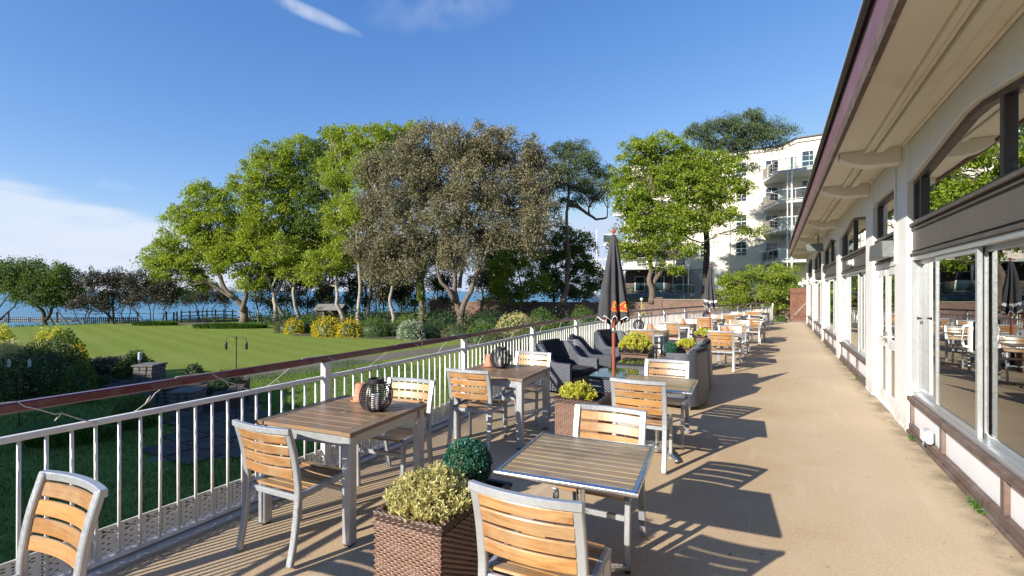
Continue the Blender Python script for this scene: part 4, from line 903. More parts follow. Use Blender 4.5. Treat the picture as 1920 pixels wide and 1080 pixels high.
# ---- rattan armchairs and coffee tables
def build_armchair():
    """low barrel armchair facing +x; origin under the middle"""
    t = thing('rattan_armchair', '', 'armchair')
    W_, D_, HB, HA, SE = .78, .76, .80, .53, .30
    # wrap-around shell: back and arms in one woven sheet, top line falling from back to arms
    n = 41; th = .055; path = []
    hw, fr, bk, rc = W_/2, D_/2, -D_/2, .16
    pts = [(fr, -hw)]+[(x, -hw) for x in np.linspace(fr-.06, bk+rc, 9)]+[(bk+rc-rc*math.sin(a), -hw+rc-rc*math.cos(a)) for a in np.linspace(.2, math.pi/2-.1, 5)]+[(bk, y) for y in np.linspace(-hw+rc, hw-rc, 9)]
    pts += [(bk+rc-rc*math.cos(a), hw-rc+rc*math.sin(a)) for a in np.linspace(.1, math.pi/2-.2, 5)]+[(x, hw) for x in np.linspace(bk+rc, fr-.06, 9)]+[(fr, hw)]
    P = np.array(pts); T = np.gradient(P, axis=0); T /= np.linalg.norm(T, axis=1)[:, None]; Nn = np.stack([T[:, 1], -T[:, 0]], 1)   # outward
    def top(x): f = min(1., max(0., (.06-x)/.30)); return HA+(HB-HA)*f*f*(3-2*f)
    V = []
    for (x, y), nn in zip(P, Nn):
        zt = top(x); lean = .05 if x < -.2 else 0
        for z, o_ in ((.07, -.012), (.3, 0), (zt-.02, .02+lean*.6), (zt, .008+lean*.6), (zt, -th+lean*.6), (zt-.02, -th-.005+lean*.6), (.26, -th), (.07, -th)):
            V.append((x+nn[0]*o_, y+nn[1]*o_, z))
    m_ = 8; k = np.arange(len(P)-1)[:, None]*m_; j = np.arange(m_)[None]; j2 = (j+1) % m_
    q = MB(); q.add(V, [np.stack([k+j, k+j2, k+m_+j2, k+m_+j], -1).reshape(-1, 4), np.arange(m_)[::-1], np.arange(m_)+(len(P)-1)*m_]); q.build('shell', M['rattan_dark'], t, smooth='auto')
    q = MB(); q.box(bk+.05, fr-.01, -hw+.056, hw-.056, .08, SE-.01); q.build('seat_base', M['rattan_dark'], t)
    q = MB(); q.box(bk+.10, fr+.005, -hw+.062, hw-.062, SE-.008, SE+.10); q.build('seat_cushion', M['cushion'], t, bevel=.025, seg=2, smooth='auto')
    q = MB(); q.add([(bk+.045, -hw+.10, SE+.10), (bk+.17, -hw+.10, SE+.10), (bk+.17, hw-.10, SE+.10), (bk+.045, hw-.10, SE+.10), (bk-.035, -hw+.11, HB+.04), (bk+.075, -hw+.11, HB+.05), (bk+.075, hw-.11, HB+.05), (bk-.035, hw-.11, HB+.04)], np.array([[0, 3, 2, 1], [4, 5, 6, 7], [0, 1, 5, 4], [1, 2, 6, 5], [2, 3, 7, 6], [3, 0, 4, 7]])); q.build('back_cushion', M['cushion'], t, bevel=.022, seg=2, smooth='auto')
    for sx, sy in ((1, 1), (1, -1), (-1, 1), (-1, -1)):
        q = MB(); q.lathe([(.013, 0), (.018, .075)], (sx*(D_/2-.06), sy*(W_/2-.06), 0), 10); q.build('foot', M['steel'], t)
    return t
ac = build_armchair(); G_A = 'charcoal rattan tub armchairs round the glass tables'
ac.location = (-3.13, 7.62, 0); ac.rotation_euler = (0, 0, R(-12)); ac['label'] = 'nearest charcoal rattan armchair against the railing, its woven arm turned to the camera'; ac['group'] = G_A
dup(ac, (-3.10, 8.78, 0), R(18), 'charcoal rattan armchair against the railing, middle one of three')
dup(ac, (-2.98, 10.20, 0), R(-22), 'farthest charcoal rattan armchair against the railing, left of the tall yellow bush')
dup(ac, (-1.34, 7.55, 0), R(172), 'nearer rattan armchair on the walkway side, its back to the building')
dup(ac, (-1.40, 8.95, 0), R(183), 'farther rattan armchair on the walkway side, its dark woven back beside the walkway')
def coffee(label, x, y, w, d, rz):
    t = thing('coffee_table', label, 'coffee table', (x, y, 0), R(rz), 'glass topped rattan coffee tables'); h = .42
    q = MB(); q.box(-w/2+.02, w/2-.02, -d/2+.02, d/2-.02, .05, h-.03); q.build('base', M['rattan_dark'], t, bevel=.01)
    q = MB(); q.box(-w/2, w/2, -d/2, d/2, h-.03, h-.008); q.build('rim', M['black'], t, bevel=.006)
    q = MB(); q.box(-w/2+.015, w/2-.015, -d/2+.015, d/2-.015, h-.0075, h+.0); q.build('glass_top', M['glass_top'], t, bevel=.002)
    for sx, sy in ((1, 1), (1, -1), (-1, 1), (-1, -1)):
        q = MB(); q.lathe([(.02, 0), (.02, .05)], (sx*(w/2-.07), sy*(d/2-.07), 0), 10); q.build('foot', M['black'], t)
m_, t_, p_, o_ = newmat('dark_green_table_glass'); p_.inputs['Base Color'].default_value = (.012, .03, .028, 1); p_.inputs['Roughness'].default_value = .03; p_.inputs['IOR'].default_value = 1.52; M['glass_top'] = m_
coffee('nearer glass topped rattan coffee table beside the umbrella pole', -2.16, 7.35, .72, .92, 4)
coffee('farther glass topped rattan coffee table in front of the planter with the tall yellow bush', -2.18, 8.78, .70, .80, 4)

# ---- closed parasols
def text_mesh(s, size):
    cu = bpy.data.curves.new('print', 'FONT'); cu.body = s; cu.size = size; cu.align_x = 'CENTER'; cu.resolution_u = 3; cu.offset = size*.02
    o = bpy.data.objects.new('print', cu); COL.objects.link(o); dg = bpy.context.evaluated_depsgraph_get(); dg.update()
    me = bpy.data.meshes.new_from_object(o.evaluated_get(dg)); bpy.data.objects.remove(o); return me
def parasol(label, x, y, zt, zb, emblem, seed=0, rz=0.):
    """closed canopy: eight ribs, cloth hanging in folds between them, flaps opening at the hem"""
    t = thing('parasol', label, 'parasol', (x, y, 0), rz, 'closed charcoal parasols'); Hc = zt-zb; nf = 8; A = np.linspace(0, 2*math.pi, 129)[:-1]; rg = np.random.default_rng(seed); phs = rg.uniform(-.25, .25, nf); amp = rg.uniform(.8, 1.2, nf)
    def rad(a, u):          # u: 0 top .. 1 hem
        k = int(a/(2*math.pi)*nf) % nf; f = (a/(2*math.pi)*nf) % 1
        base = .030+.122*u**.75+.014*math.sin(u*5+a*2+seed)*u
        fold = math.cos(2*math.pi*(f-.5)+phs[k]*u*2)
        return base*(1+.30*fold*amp[k]*min(1, u*2.2)+.06*math.cos(6*math.pi*f+k)*u)
    def hem(a):
        f = (a/(2*math.pi)*nf) % 1; k = int(a/(2*math.pi)*nf) % nf
        return .085*abs(2*f-1)**1.3*amp[k]-.035*math.sin(a+seed)
    us = np.linspace(0, 1, 22); q = MB(); V = []
    for u in us:
        for a in A: r = rad(a, u); V.append((r*math.cos(a), r*math.sin(a), zt-u*(Hc+hem(a)*u**3)))
    n = len(A); i = np.arange(len(us)-1)[:, None]*n; j = np.arange(n)[None]; k2 = (j+1) % n
    q.add(V, [np.stack([i+j, i+n+j, i+n+k2, i+k2], -1).reshape(-1, 4), np.arange(n)]); q.build('canopy', M['canvas'], t, smooth=True)
    q = MB(); q.tube([(rad(a, 1)*1.01*math.cos(a), rad(a, 1)*1.01*math.sin(a), zt-(Hc+hem(a))) for a in list(A)+[A[0]]], .0055, 5, False); q.build('hem_piping', M['white_print'], t, smooth=True)
    q = MB(); q.tube([(0, 0, .06), (0, 0, zb+.05)], .0215, 14); q.build('pole', M['red_wood'], t, smooth='auto')
    q = MB(); q.tube([(0, 0, zb-.12), (0, 0, zb+.3), (0, 0, zt)], .019, 12); q.build('upper_pole', M['red_wood'] , t, smooth='auto')
    q = MB(); q.lathe([(.024, zb-.20), (.03, zb-.19), (.03, zb-.15), (.024, zb-.14)], sides=14); q.build('pole_joint', M['steel'], t, smooth='auto')
    q = MB(); q.lathe([(.018, zt-.01), (.012, zt+.02), (.026, zt+.038), (.030, zt+.056), (.022, zt+.074), (.005, zt+.082)], sides=16); q.build('finial', M['red_wood'], t, smooth=True)
    for k in range(nf):
        a = 2*math.pi*(k+.5)/nf; r0 = rad(a, .97)*.8; q = MB(); q.tube([(r0*.92*math.cos(a), r0*.92*math.sin(a), zb+.10), (r0*math.cos(a), r0*math.sin(a), zb-.055)], .006, 6); q.build('rib', M['red_wood'], t)
    q = MB(); q.lathe([(.03, .0), (.24, .0), (.25, .01), (.25, .05), (.20, .065), (.04, .075), (.035, .30), (.026, .305)], sides=28); q.build('base', M['black'], t, smooth='auto')
    def wrap(me, a0, u0, name, m):
        co = np.empty(len(me.vertices)*3, np.float32); me.vertices.foreach_get('co', co); co = co.reshape(-1, 3)
        for v in co:
            u = min(.995, max(0, u0-v[1]/Hc)); r = rad(a0 % (2*math.pi), u); a = a0+v[0]/r; aa = a % (2*math.pi); r2 = rad(aa, u)+.0035+v[2]; v[:] = (r2*math.cos(a), r2*math.sin(a), zt-u*(Hc+hem(aa)*u**3))
        me.vertices.foreach_set('co', co.ravel()); me.materials.clear(); me.materials.append(m); me.update(); place(me, name, t)
    def grid_ring(r0, r1, a0=0, a1=2*math.pi, dz=0., n1=40, n0=3):
        q = MB(); V = [(r*math.cos(a), r*math.sin(a), dz) for r in np.linspace(r0, r1, n0) for a in np.linspace(a0, a1, n1)]; i = np.arange(n0-1)[:, None]*n1; j = np.arange(n1-1)[None]; q.add(V, np.stack([i+j, i+n1+j, i+n1+j+1, i+j+1], -1).reshape(-1, 4)); return q
    if emblem:
        for a0 in emblem:
            wrap(grid_ring(.001, .075, n0=9).mesh('emblem', M['red_print']), a0, .87, 'emblem', M['red_print'])
            wrap(grid_ring(.066, .074, dz=.001).mesh('emblem_ring', M['gold_print']), a0, .87, 'emblem_ring', M['gold_print'])
            wrap(grid_ring(.030, .040, .5, 4.2, dz=.001).mesh('emblem_arc', M['gold_print']), a0, .865, 'emblem_arc', M['gold_print'])
            wrap(grid_ring(.006, .024, dz=.001).mesh('emblem_leaf', M['green_print']), a0, .86, 'emblem_leaf', M['green_print'])
    return t, wrap, rad
def subdiv(me, cuts=2):
    bm = bmesh.new(); bm.from_mesh(me); bmesh.ops.subdivide_edges(bm, edges=bm.edges, cuts=cuts); bmesh.ops.triangulate(bm, faces=bm.faces); bm.to_mesh(me); bm.free(); return me
ua = math.atan2(-6.26, 1.89)        # from the pole towards the camera
p1_, wrap1, _ = parasol('tall closed charcoal parasol with red emblem on its hem, rising above the rattan seats', -1.89, 6.26, 2.44, 1.34, (ua+.22, ua+1.12), 3)
ub = math.atan2(-14.95, 1.66)
p2_, wrap2, _ = parasol('smaller looking closed charcoal parasol with white lettering, farther down the terrace', -1.66, 14.95, 2.36, 1.26, None, 5)
for a0 in (ub-.75, ub+.85, ub+2.4, ub+4.0):
    wrap2(subdiv(text_mesh('MAGNERS', .085), 1), a0, .885, 'lettering', M['white_print'])
# ================================================================== TREES AND SHRUBS
CS, SN = math.cos(R(28.75)), math.sin(R(28.75))
def at(u, v, d):
    """a point of the garden: bearing and height as measured on the photograph, distance d in metres"""
    X = (u-960)/900*d; return np.array([-SN*d+CS*X, CS*d+SN*X, 1.7+(545-v)/900*d])
def limb(p0, p1, rg, bend=.12, n=6, sag=0.):
    p0, p1 = np.array(p0, float), np.array(p1, float); L_ = np.linalg.norm(p1-p0); t = np.linspace(0, 1, n)[:, None]
    k = rg.normal(size=3)*L_*bend; k2 = rg.normal(size=3)*L_*bend*.5; w = np.sin(t*math.pi)*k+np.sin(t*2*math.pi)*k2
    P = p0+(p1-p0)*t+w; P[:, 2] += np.sin(t[:, 0]*math.pi)*sag*L_; return P
def tree(name, label, d, stems, lobes, leaf, bark, seed, r0=.22, lsize=.2, dens=1., clump=.62, asp=.5, flat=.55, cat='tree', group=None, twigs=True, gz=None, thick=.55, ivy=None, branch_r=1., upb=.5, fill=1.07):
    rg = np.random.default_rng(seed); B = [at(u, v, d) for u, v in stems[0]]; base = B[0].copy()
    if gz is not None: base[2] = gz
    t = thing(name, label, cat, tuple(base), 0, group); org = base
    wood_ = MB(); trunkpts = []
    for si, st in enumerate(stems):
        P = np.array([at(u, v, d) for u, v in st]); 
        if gz is not None and si == 0: P[0, 2] = gz
        if si == 0: P[0, 2] -= .15
        P[1:-1] += rg.normal(size=P[1:-1].shape)*np.array([.06, .3, .03]); Q = []
        for a, b_ in zip(P[:-1], P[1:]): Q += list(limb(a, b_, rg, .035, 5))[:-1]
        Q.append(P[-1]); Q = np.array(Q); f = np.linspace(0, 1, len(Q)); rr = r0*.78*(.82**si)*(1-.62*f)*(1+.55*np.exp(-f*14)*(si == 0))
        wood_.tube(Q-org, rr, 9); trunkpts += [(q_, r_) for q_, r_, ff in zip(Q, rr, f) if ff > .38]
        if ivy is not None and si < 2:
            iv = MB(); m_ = 1500; ii = rg.integers(0, len(Q)-1, m_); ff = rg.uniform(0, 1, m_)[:, None]; C = Q[ii]*(1-ff)+Q[ii+1]*ff; o_ = rg.normal(size=(m_, 3)); o_ /= np.linalg.norm(o_, axis=1)[:, None]; C = C+o_*(rr[ii]*1.15+.06)[:, None]
            leaf_quads(iv, C-org, np.full(m_, .15), .2, .7, rg, .2, out=o_); iv.build('ivy', ivy, t, kind='stuff')
    q = MB(); px = d/900
    for (u, v, ru, rv, *rest) in lobes:
        dd = rest[0] if rest else rg.uniform(-.25, .25)*ru*px; c = at(u, v, d+dd); rx, rz = ru*px*fill, rv*px*fill; ry = rx*thick*1.4
        tp = min(trunkpts, key=lambda s_: np.linalg.norm((s_[0]-c)*np.array([1, 1, .8]))+max(0, s_[0][2]-c[2])*1.5)
        Lm = limb(tp[0], c-np.array([0, 0, rz*.35]), rg, .09, 7, .05); rs = min(tp[1]*.75, .15*branch_r)
        wood_.tube(Lm-org, np.linspace(rs, rs*.35, 7), 6, False)
        area = math.pi*rx*rz; nc = max(5, int(area/(clump*clump)*1.9*dens)); nl = max(6, int(clump*clump/(lsize*lsize)*9))
        dirs = rg.normal(size=(nc, 3)); dirs /= np.linalg.norm(dirs, axis=1)[:, None]; rad = rg.uniform(.25, 1, nc)**.5; off = dirs*rad[:, None]*np.array([rx, ry, rz]); off[:, 2] = np.where(off[:, 2] < 0, off[:, 2]*.8, off[:, 2])
        # lateral radius acts along the view's right, depth radius along its axis
        off = np.stack([off[:, 0]*CS-off[:, 1]*SN, off[:, 0]*SN+off[:, 1]*CS, off[:, 2]], 1); CC = c+off
        if twigs:
            for k in range(0, nc, 1 if nc < 60 else 2):
                s_ = Lm[rg.integers(2, 7)]; T_ = limb(s_, CC[k], rg, .13, 4, .04); wood_.tube(T_-org, np.linspace(.032*branch_r, .010, 4), 4, False)
        o_ = rg.normal(size=(nc, nl, 3))*np.array([clump*.52, clump*.52, clump*.52*flat]); sc = rg.uniform(.6, 1.25, nc)[:, None, None]
        # clumps are domed: leaves at their rim hang lower
        rr2 = np.linalg.norm(o_[:, :, :2], axis=2); o_[:, :, 2] -= rr2**2*.45/clump
        C = (CC[:, None]+o_*sc).reshape(-1, 3); keep = rg.uniform(size=len(C)) < .95; C = C[keep]
        oo = np.repeat(off/np.array([rx, rx, rz])[None], nl, 0)[keep]*.5; oo[:, 2] += .35
        leaf_quads(q, C-org, np.full(len(C), lsize), upb, asp, rg, .2, out=rg.normal(size=(len(C), 3))*.8+oo)
    wood_.build('trunk', bark, t, smooth=True); q.build('crown', leaf, t, kind='stuff'); return t

SY = 'limbs'
tree('spreading_tree', 'widest lime green tree at the left end of the tree belt, its trunks leaning left', 45, [[(456, 604), (452, 580), (430, 548), (405, 505), (395, 440)], [(454, 585), (458, 550), (470, 500), (465, 430)], [(440, 560), (400, 530), (355, 505)]],
     [(322, 505, 42, 34), (300, 540, 28, 20), (352, 455, 50, 36), (345, 410, 36, 26), (400, 425, 55, 45), (388, 368, 42, 24), (440, 390, 45, 42), (430, 480, 50, 34), (375, 495, 42, 26), (480, 455, 38, 40), (470, 520, 34, 26), (330, 552, 22, 12), (300, 480, 30, 26), (420, 465, 40, 36), (290, 555, 20, 10), (380, 530, 26, 14)], M['l_lime'], M['bark'], 11, .38, .21, .95)
tree('leaning_tree', 'lime green tree with a pale trunk leaning left, next to the widest tree', 45, [[(518, 598), (508, 565), (497, 532), (490, 470), (495, 380)]],
     [(470, 350, 34, 32), (505, 320, 46, 44), (500, 400, 45, 42), (520, 470, 40, 34), (515, 285, 30, 24), (480, 430, 34, 34), (545, 505, 26, 22)], M['l_lime'], M['bark_pale'], 12, .24, .21, .95)
tree('leaning_tree', 'second pale trunk of the left group, standing close right of the first leaning one', 47, [[(536, 598), (528, 560), (522, 530), (525, 460), (545, 360)]],
     [(560, 288, 44, 36), (550, 350, 46, 44), (560, 430, 44, 42), (545, 485, 34, 28), (600, 460, 34, 30)], M['l_lime'], M['bark_pale'], 13, .22, .21, .95)
tree('straight_tree', 'upright green tree with a straight grey trunk behind the first yellow shrub', 46, [[(557, 598), (556, 560), (555, 520), (565, 440), (590, 350)]],
     [(610, 285, 44, 36), (605, 345, 46, 42), (590, 410, 46, 44), (575, 490, 34, 26)], M['l_green'], M['bark_pale'], 14, .22, .21, 1.1)
tree('leaning_tree', 'tree whose pale trunk leans left behind the two big yellow shrubs', 42, [[(644, 600), (637, 570), (628, 537), (632, 450), (640, 360)]],
     [(652, 262, 42, 28), (640, 320, 44, 42), (648, 400, 40, 40), (612, 490, 46, 24), (650, 470, 40, 28), (585, 520, 26, 14), (640, 430, 30, 30)], M['l_lime'], M['bark_pale'], 15, .23, .2, 1.1)
tree('straight_tree', 'tall tree with a pale upright trunk right behind the yellow shrubs', 39, [[(672, 618), (669, 580), (664, 524), (670, 440), (690, 330)]],
     [(700, 262, 42, 32), (690, 320, 40, 38), (682, 390, 36, 40)], M['l_lime'], M['bark_pale'], 16, .23, .19, .95)
tree('straight_tree', 'green tree whose top shows left of the brown tree, with a dark slim trunk', 46, [[(693, 600), (692, 540), (700, 440), (730, 330)]],
     [(745, 250, 38, 24), (725, 290, 36, 32), (775, 245, 22, 16)], M['l_lime'], M['bark'], 17, .2, .21, 1.1)
tree('slim_tree', 'slim pale trunked tree at the left edge of the brown crowned trees', 38, [[(739, 606), (737, 560), (732, 500), (722, 420)]],
     [(695, 455, 44, 42), (725, 480, 34, 34), (712, 385, 44, 44), (700, 320, 30, 30), (718, 505, 34, 26)], M['l_brown'], M['bark_pale'], 18, .19, .15, 1.05, clump=.6, flat=.8)
tree('ivy_clad_tree', 'brown crowned tree with bright ivy climbing its forked trunk', 37.5, [[(792, 612), (787, 560), (784, 520), (775, 430), (770, 340)], [(788, 560), (800, 510), (812, 430)]],
     [(755, 300, 50, 40), (800, 268, 54, 38), (775, 350, 56, 50), (820, 340, 50, 50), (760, 430, 52, 44), (815, 440, 46, 44), (770, 500, 40, 26)], M['l_brown'], M['bark'], 19, .30, .15, .95, clump=.6, flat=.8, ivy=M['l_ivy'])
tree('brown_crowned_tree', 'largest brown crowned tree, dark trunk forking low above the garden shrubs', 36.5, [[(862, 620), (858, 590), (850, 545), (858, 480), (865, 380)], [(866, 592), (885, 545), (915, 470), (945, 380)], [(852, 565), (835, 530), (820, 490)], [(862, 540), (880, 460), (900, 340)]],
     [(862, 272, 50, 40), (915, 275, 54, 40), (965, 285, 52, 44), (1008, 330, 42, 42), (895, 345, 60, 50), (960, 365, 60, 52), (850, 400, 48, 46), (905, 430, 52, 44), (1010, 400, 38, 44), (975, 440, 46, 36), (860, 480, 40, 34), (1000, 455, 26, 22), (890, 300, 40, 34)], M['l_brown'], M['bark'], 20, .36, .15, .95, clump=.6, flat=.8)
tree('pine_tree', 'tall pine with bare trunk and blue green top between brown tree and flats', 42, [[(1056, 572), (1058, 520), (1062, 460), (1066, 400), (1064, 320)], [(1065, 384), (1080, 386), (1095, 396), (1118, 412), (1138, 408)]],
     [(1052, 282, 24, 15), (1080, 272, 20, 11), (1098, 300, 32, 15), (1060, 318, 34, 15), (1128, 322, 26, 13), (1085, 345, 40, 15), (1120, 362, 34, 10), (1040, 345, 22, 14), (1146, 345, 18, 10), (1075, 375, 26, 8)], M['l_pine'], M['bark_pine'], 21, .30, .17, 1.9, clump=.72, asp=.30, flat=.42, upb=.8, fill=1.06)
tree('sycamore_tree', 'bright lime sycamore in front of the cream flats, forking just above the brick wall', 40, [[(1222, 566), (1221, 530), (1220, 505), (1212, 450), (1215, 380), (1225, 320)], [(1224, 535), (1240, 505), (1258, 460), (1275, 400), (1290, 340)]],
     [(1195, 285, 40, 30), (1245, 272, 42, 26), (1225, 320, 48, 34), (1180, 370, 30, 32), (1290, 300, 42, 28), (1340, 312, 44, 28), (1380, 345, 34, 22), (1300, 355, 50, 32), (1240, 380, 46, 30), (1195, 425, 40, 24), (1250, 440, 40, 22), (1345, 375, 36, 20), (1195, 475, 42, 14), (1290, 425, 34, 18), (1398, 432, 34, 10), (1245, 500, 34, 9), (1160, 455, 16, 14), (1330, 415, 30, 14), (1215, 345, 50, 36), (1270, 320, 46, 34), (1320, 335, 44, 34), (1265, 410, 44, 28), (1205, 400, 40, 28), (1355, 400, 34, 18), (1165, 330, 20, 26), (1200, 455, 44, 16), (1280, 470, 36, 14), (1300, 395, 36, 24)], M['l_syc'], M['bark'], 22, .30, .19, .9, flat=.42)
tree('pine_tree', 'flat topped pine rising highest right of the sycamore, on a thick dark trunk', 42, [[(1322, 568), (1324, 520), (1328, 450), (1330, 380), (1338, 300), (1360, 255)], [(1334, 330), (1365, 285), (1410, 262), (1450, 258)]],
     [(1305, 246, 28, 13), (1340, 236, 30, 14), (1372, 226, 24, 13), (1408, 216, 26, 13), (1438, 232, 30, 12), (1395, 243, 40, 14), (1345, 262, 44, 12), (1430, 256, 44, 11), (1470, 243, 24, 9), (1388, 272, 40, 9), (1320, 275, 24, 8), (1400, 312, 22, 8), (1385, 292, 22, 8), (1450, 270, 26, 7)], M['l_pine'], M['bark_dark'], 23, .42, .17, 1.7, clump=.72, asp=.30, flat=.42, upb=.8, fill=.98)
tree('green_tree', 'low fresh green tree right of the brown tree, above the brick wall', 44, [[(975, 585), (976, 540), (972, 500)]],
     [(950, 500, 34, 34), (985, 480, 34, 28), (965, 545, 32, 24), (1005, 530, 26, 26), (935, 540, 16, 18)], M['l_lime'], M['bark'], 24, .14, .2, 1.)
tree('green_tree', 'green tree behind the lower trunk of the first pine', 47, [[(1040, 575), (1042, 530), (1040, 490)]],
     [(1040, 470, 36, 28), (1080, 490, 32, 30), (1025, 520, 30, 28), (1085, 540, 28, 24), (1050, 545, 30, 22), (1115, 525, 20, 26), (1108, 500, 14, 14), (1052, 435, 26, 20), (1090, 455, 24, 22), (1030, 480, 24, 22)], M['l_green'], M['bark_dark'], 25, .16, .2, 1.)
tree('hawthorn_tree', 'spreading pale green bushy tree in front of the flats, beside the pavilion end', 33, [[(1425, 588), (1420, 560), (1435, 530), (1460, 510)], [(1422, 570), (1400, 540), (1380, 520)]],
     [(1385, 530, 32, 20), (1430, 512, 40, 16), (1470, 512, 28, 16), (1400, 555, 40, 20), (1450, 545, 36, 22), (1485, 535, 16, 22), (1365, 560, 26, 22), (1358, 520, 10, 16), (1440, 572, 34, 12)], M['l_syc'], M['bark'], 26, .13, .12, .9, clump=.42)
G_S = 'windswept trees along the cliff edge'
seat = [
 ('small leafy windswept tree cut by the left edge of the photo', [[(-5, 612), (5, 580), (20, 550)], [(0, 600), (25, 575), (38, 548)]], [(12, 508, 34, 26), (30, 535, 26, 18), (-20, 520, 25, 30)], 'l_green', 1.0, .12),
 ('densest dark green windswept tree, second from the left edge', [[(88, 612), (80, 585), (68, 560), (50, 535)], [(86, 600), (92, 570), (105, 545)]], [(62, 512, 24, 22), (42, 545, 24, 18), (78, 545, 30, 24), (112, 515, 28, 20), (122, 545, 26, 20), (95, 560, 24, 14)], 'l_green', 1.5, .24),
 ('thin stemmed windswept tree right of the dense dark one', [[(104, 610), (98, 585), (92, 560), (110, 540)], [(130, 610), (112, 585), (100, 560)]], [(128, 560, 22, 14), (140, 540, 16, 14)], 'l_twig', .9, .07),
 ('small dark windswept tree with several crooked stems, left of the double crowned one', [[(160, 612), (158, 585), (165, 560)], [(163, 605), (176, 580), (174, 560)], [(152, 608), (132, 575), (120, 560)]], [(168, 522, 16, 14), (186, 525, 15, 12), (158, 565, 26, 12), (180, 555, 16, 14)], 'l_twig', 1.1, .08),
 ('windswept tree with the thickest stem leaning far left over the sea', [[(220, 612), (205, 595), (192, 588), (178, 572)], [(212, 600), (206, 575), (212, 550)]], [(190, 570, 24, 12), (205, 545, 16, 16), (212, 525, 15, 14)], 'l_twig', 1., .16),
 ('wiry almost bare tree in the middle of the windswept row', [[(236, 612), (232, 590), (236, 570), (228, 545)], [(240, 606), (246, 580), (240, 555)]], [(226, 522, 16, 18), (240, 545, 16, 16), (228, 560, 12, 12)], 'l_twig', .95, .07),
 ('wiry brownish tree just left of the lime foliage', [[(254, 612), (252, 588), (248, 565), (254, 540)], [(272, 608), (262, 580), (258, 560)]], [(252, 522, 18, 16), (264, 545, 16, 18), (250, 560, 12, 12)], 'l_twig', 1., .07),
 ('many stemmed bare thicket tree under the left tips of the lime foliage', [[(286, 612), (282, 590), (278, 560)], [(300, 612), (300, 585), (306, 555)], [(290, 610), (292, 580), (290, 552)], [(303, 608), (312, 580), (322, 560)]], [(282, 545, 22, 20), (306, 550, 22, 20), (322, 560, 14, 16)], 'l_twig', .8, .08)]
for k, (lab, st, lo, m_, dn, r0_) in enumerate(seat):
    tree('windswept_tree', lab, 43+.4*(k % 3), st, lo, M[m_], M['bark_dark'], 40+k, r0_, .15, dn*.8, clump=.5, group=G_S, flat=.8, branch_r=1.1, fill=1.22)
bare = [('low bare tree behind the hurdle fence, left of two', 50, [[(376, 600), (372, 580), (360, 560)], [(380, 598), (384, 575), (392, 558)]], [(352, 556, 22, 16), (382, 548, 22, 18)]),
        ('low bare tree behind the hurdle fence, nearest to the leaning trunks', 50, [[(402, 600), (404, 580), (412, 562)], [(424, 598), (424, 578), (416, 560)]], [(405, 552, 18, 16), (424, 556, 16, 14)])]
for k, (lab, d_, st, lo) in enumerate(bare): tree('bare_tree', lab, d_, st, lo, M['l_twig'], M['bark_dark'], 60+k, .09, .12, .8, clump=.5, group='low bare trees above the picnic place', flat=.8, branch_r=.8)
G_D = 'dark slim trees in the shade behind the belt'
us = [485, 505, 545, 575, 600, 618, 655, 685, 708, 722, 755, 772, 822, 838, 905, 925, 945]
ORD = ['first', 'second', 'third', 'fourth', 'fifth', 'sixth', 'seventh', 'eighth', 'ninth', 'tenth', 'eleventh', 'twelfth', 'thirteenth', 'fourteenth', 'fifteenth', 'sixteenth', 'last']
for k, u in enumerate(us):
    r = random.Random(k); d_ = 47+r.uniform(0, 7); bz = r.uniform(592, 598); lean = r.uniform(-14, 14)
    tree('slim_dark_tree', 'slim dark tree in the shade behind the belt, '+ORD[k]+' from the left of its group', d_, [[(u, bz), (u+lean*.4, 560), (u+lean, 500)], [(u+2, 575), (u-lean*.5, 535), (u-lean, 505)]],
         [(u+lean+r.uniform(-5, 5), 500+r.uniform(-16, 14), 26, 22), (u-lean, 532+r.uniform(-10, 14), 24, 18), (u+r.uniform(-8, 8), 562+r.uniform(-8, 8), 22, 13), (u+lean*.3, 462+r.uniform(-10, 10), 26, 26)], M['l_dark' if k % 2 else 'l_olive'], M['bark_dark'], 70+k, r.uniform(.07, .14), .2, .75, group=G_D, clump=.6, flat=.8)

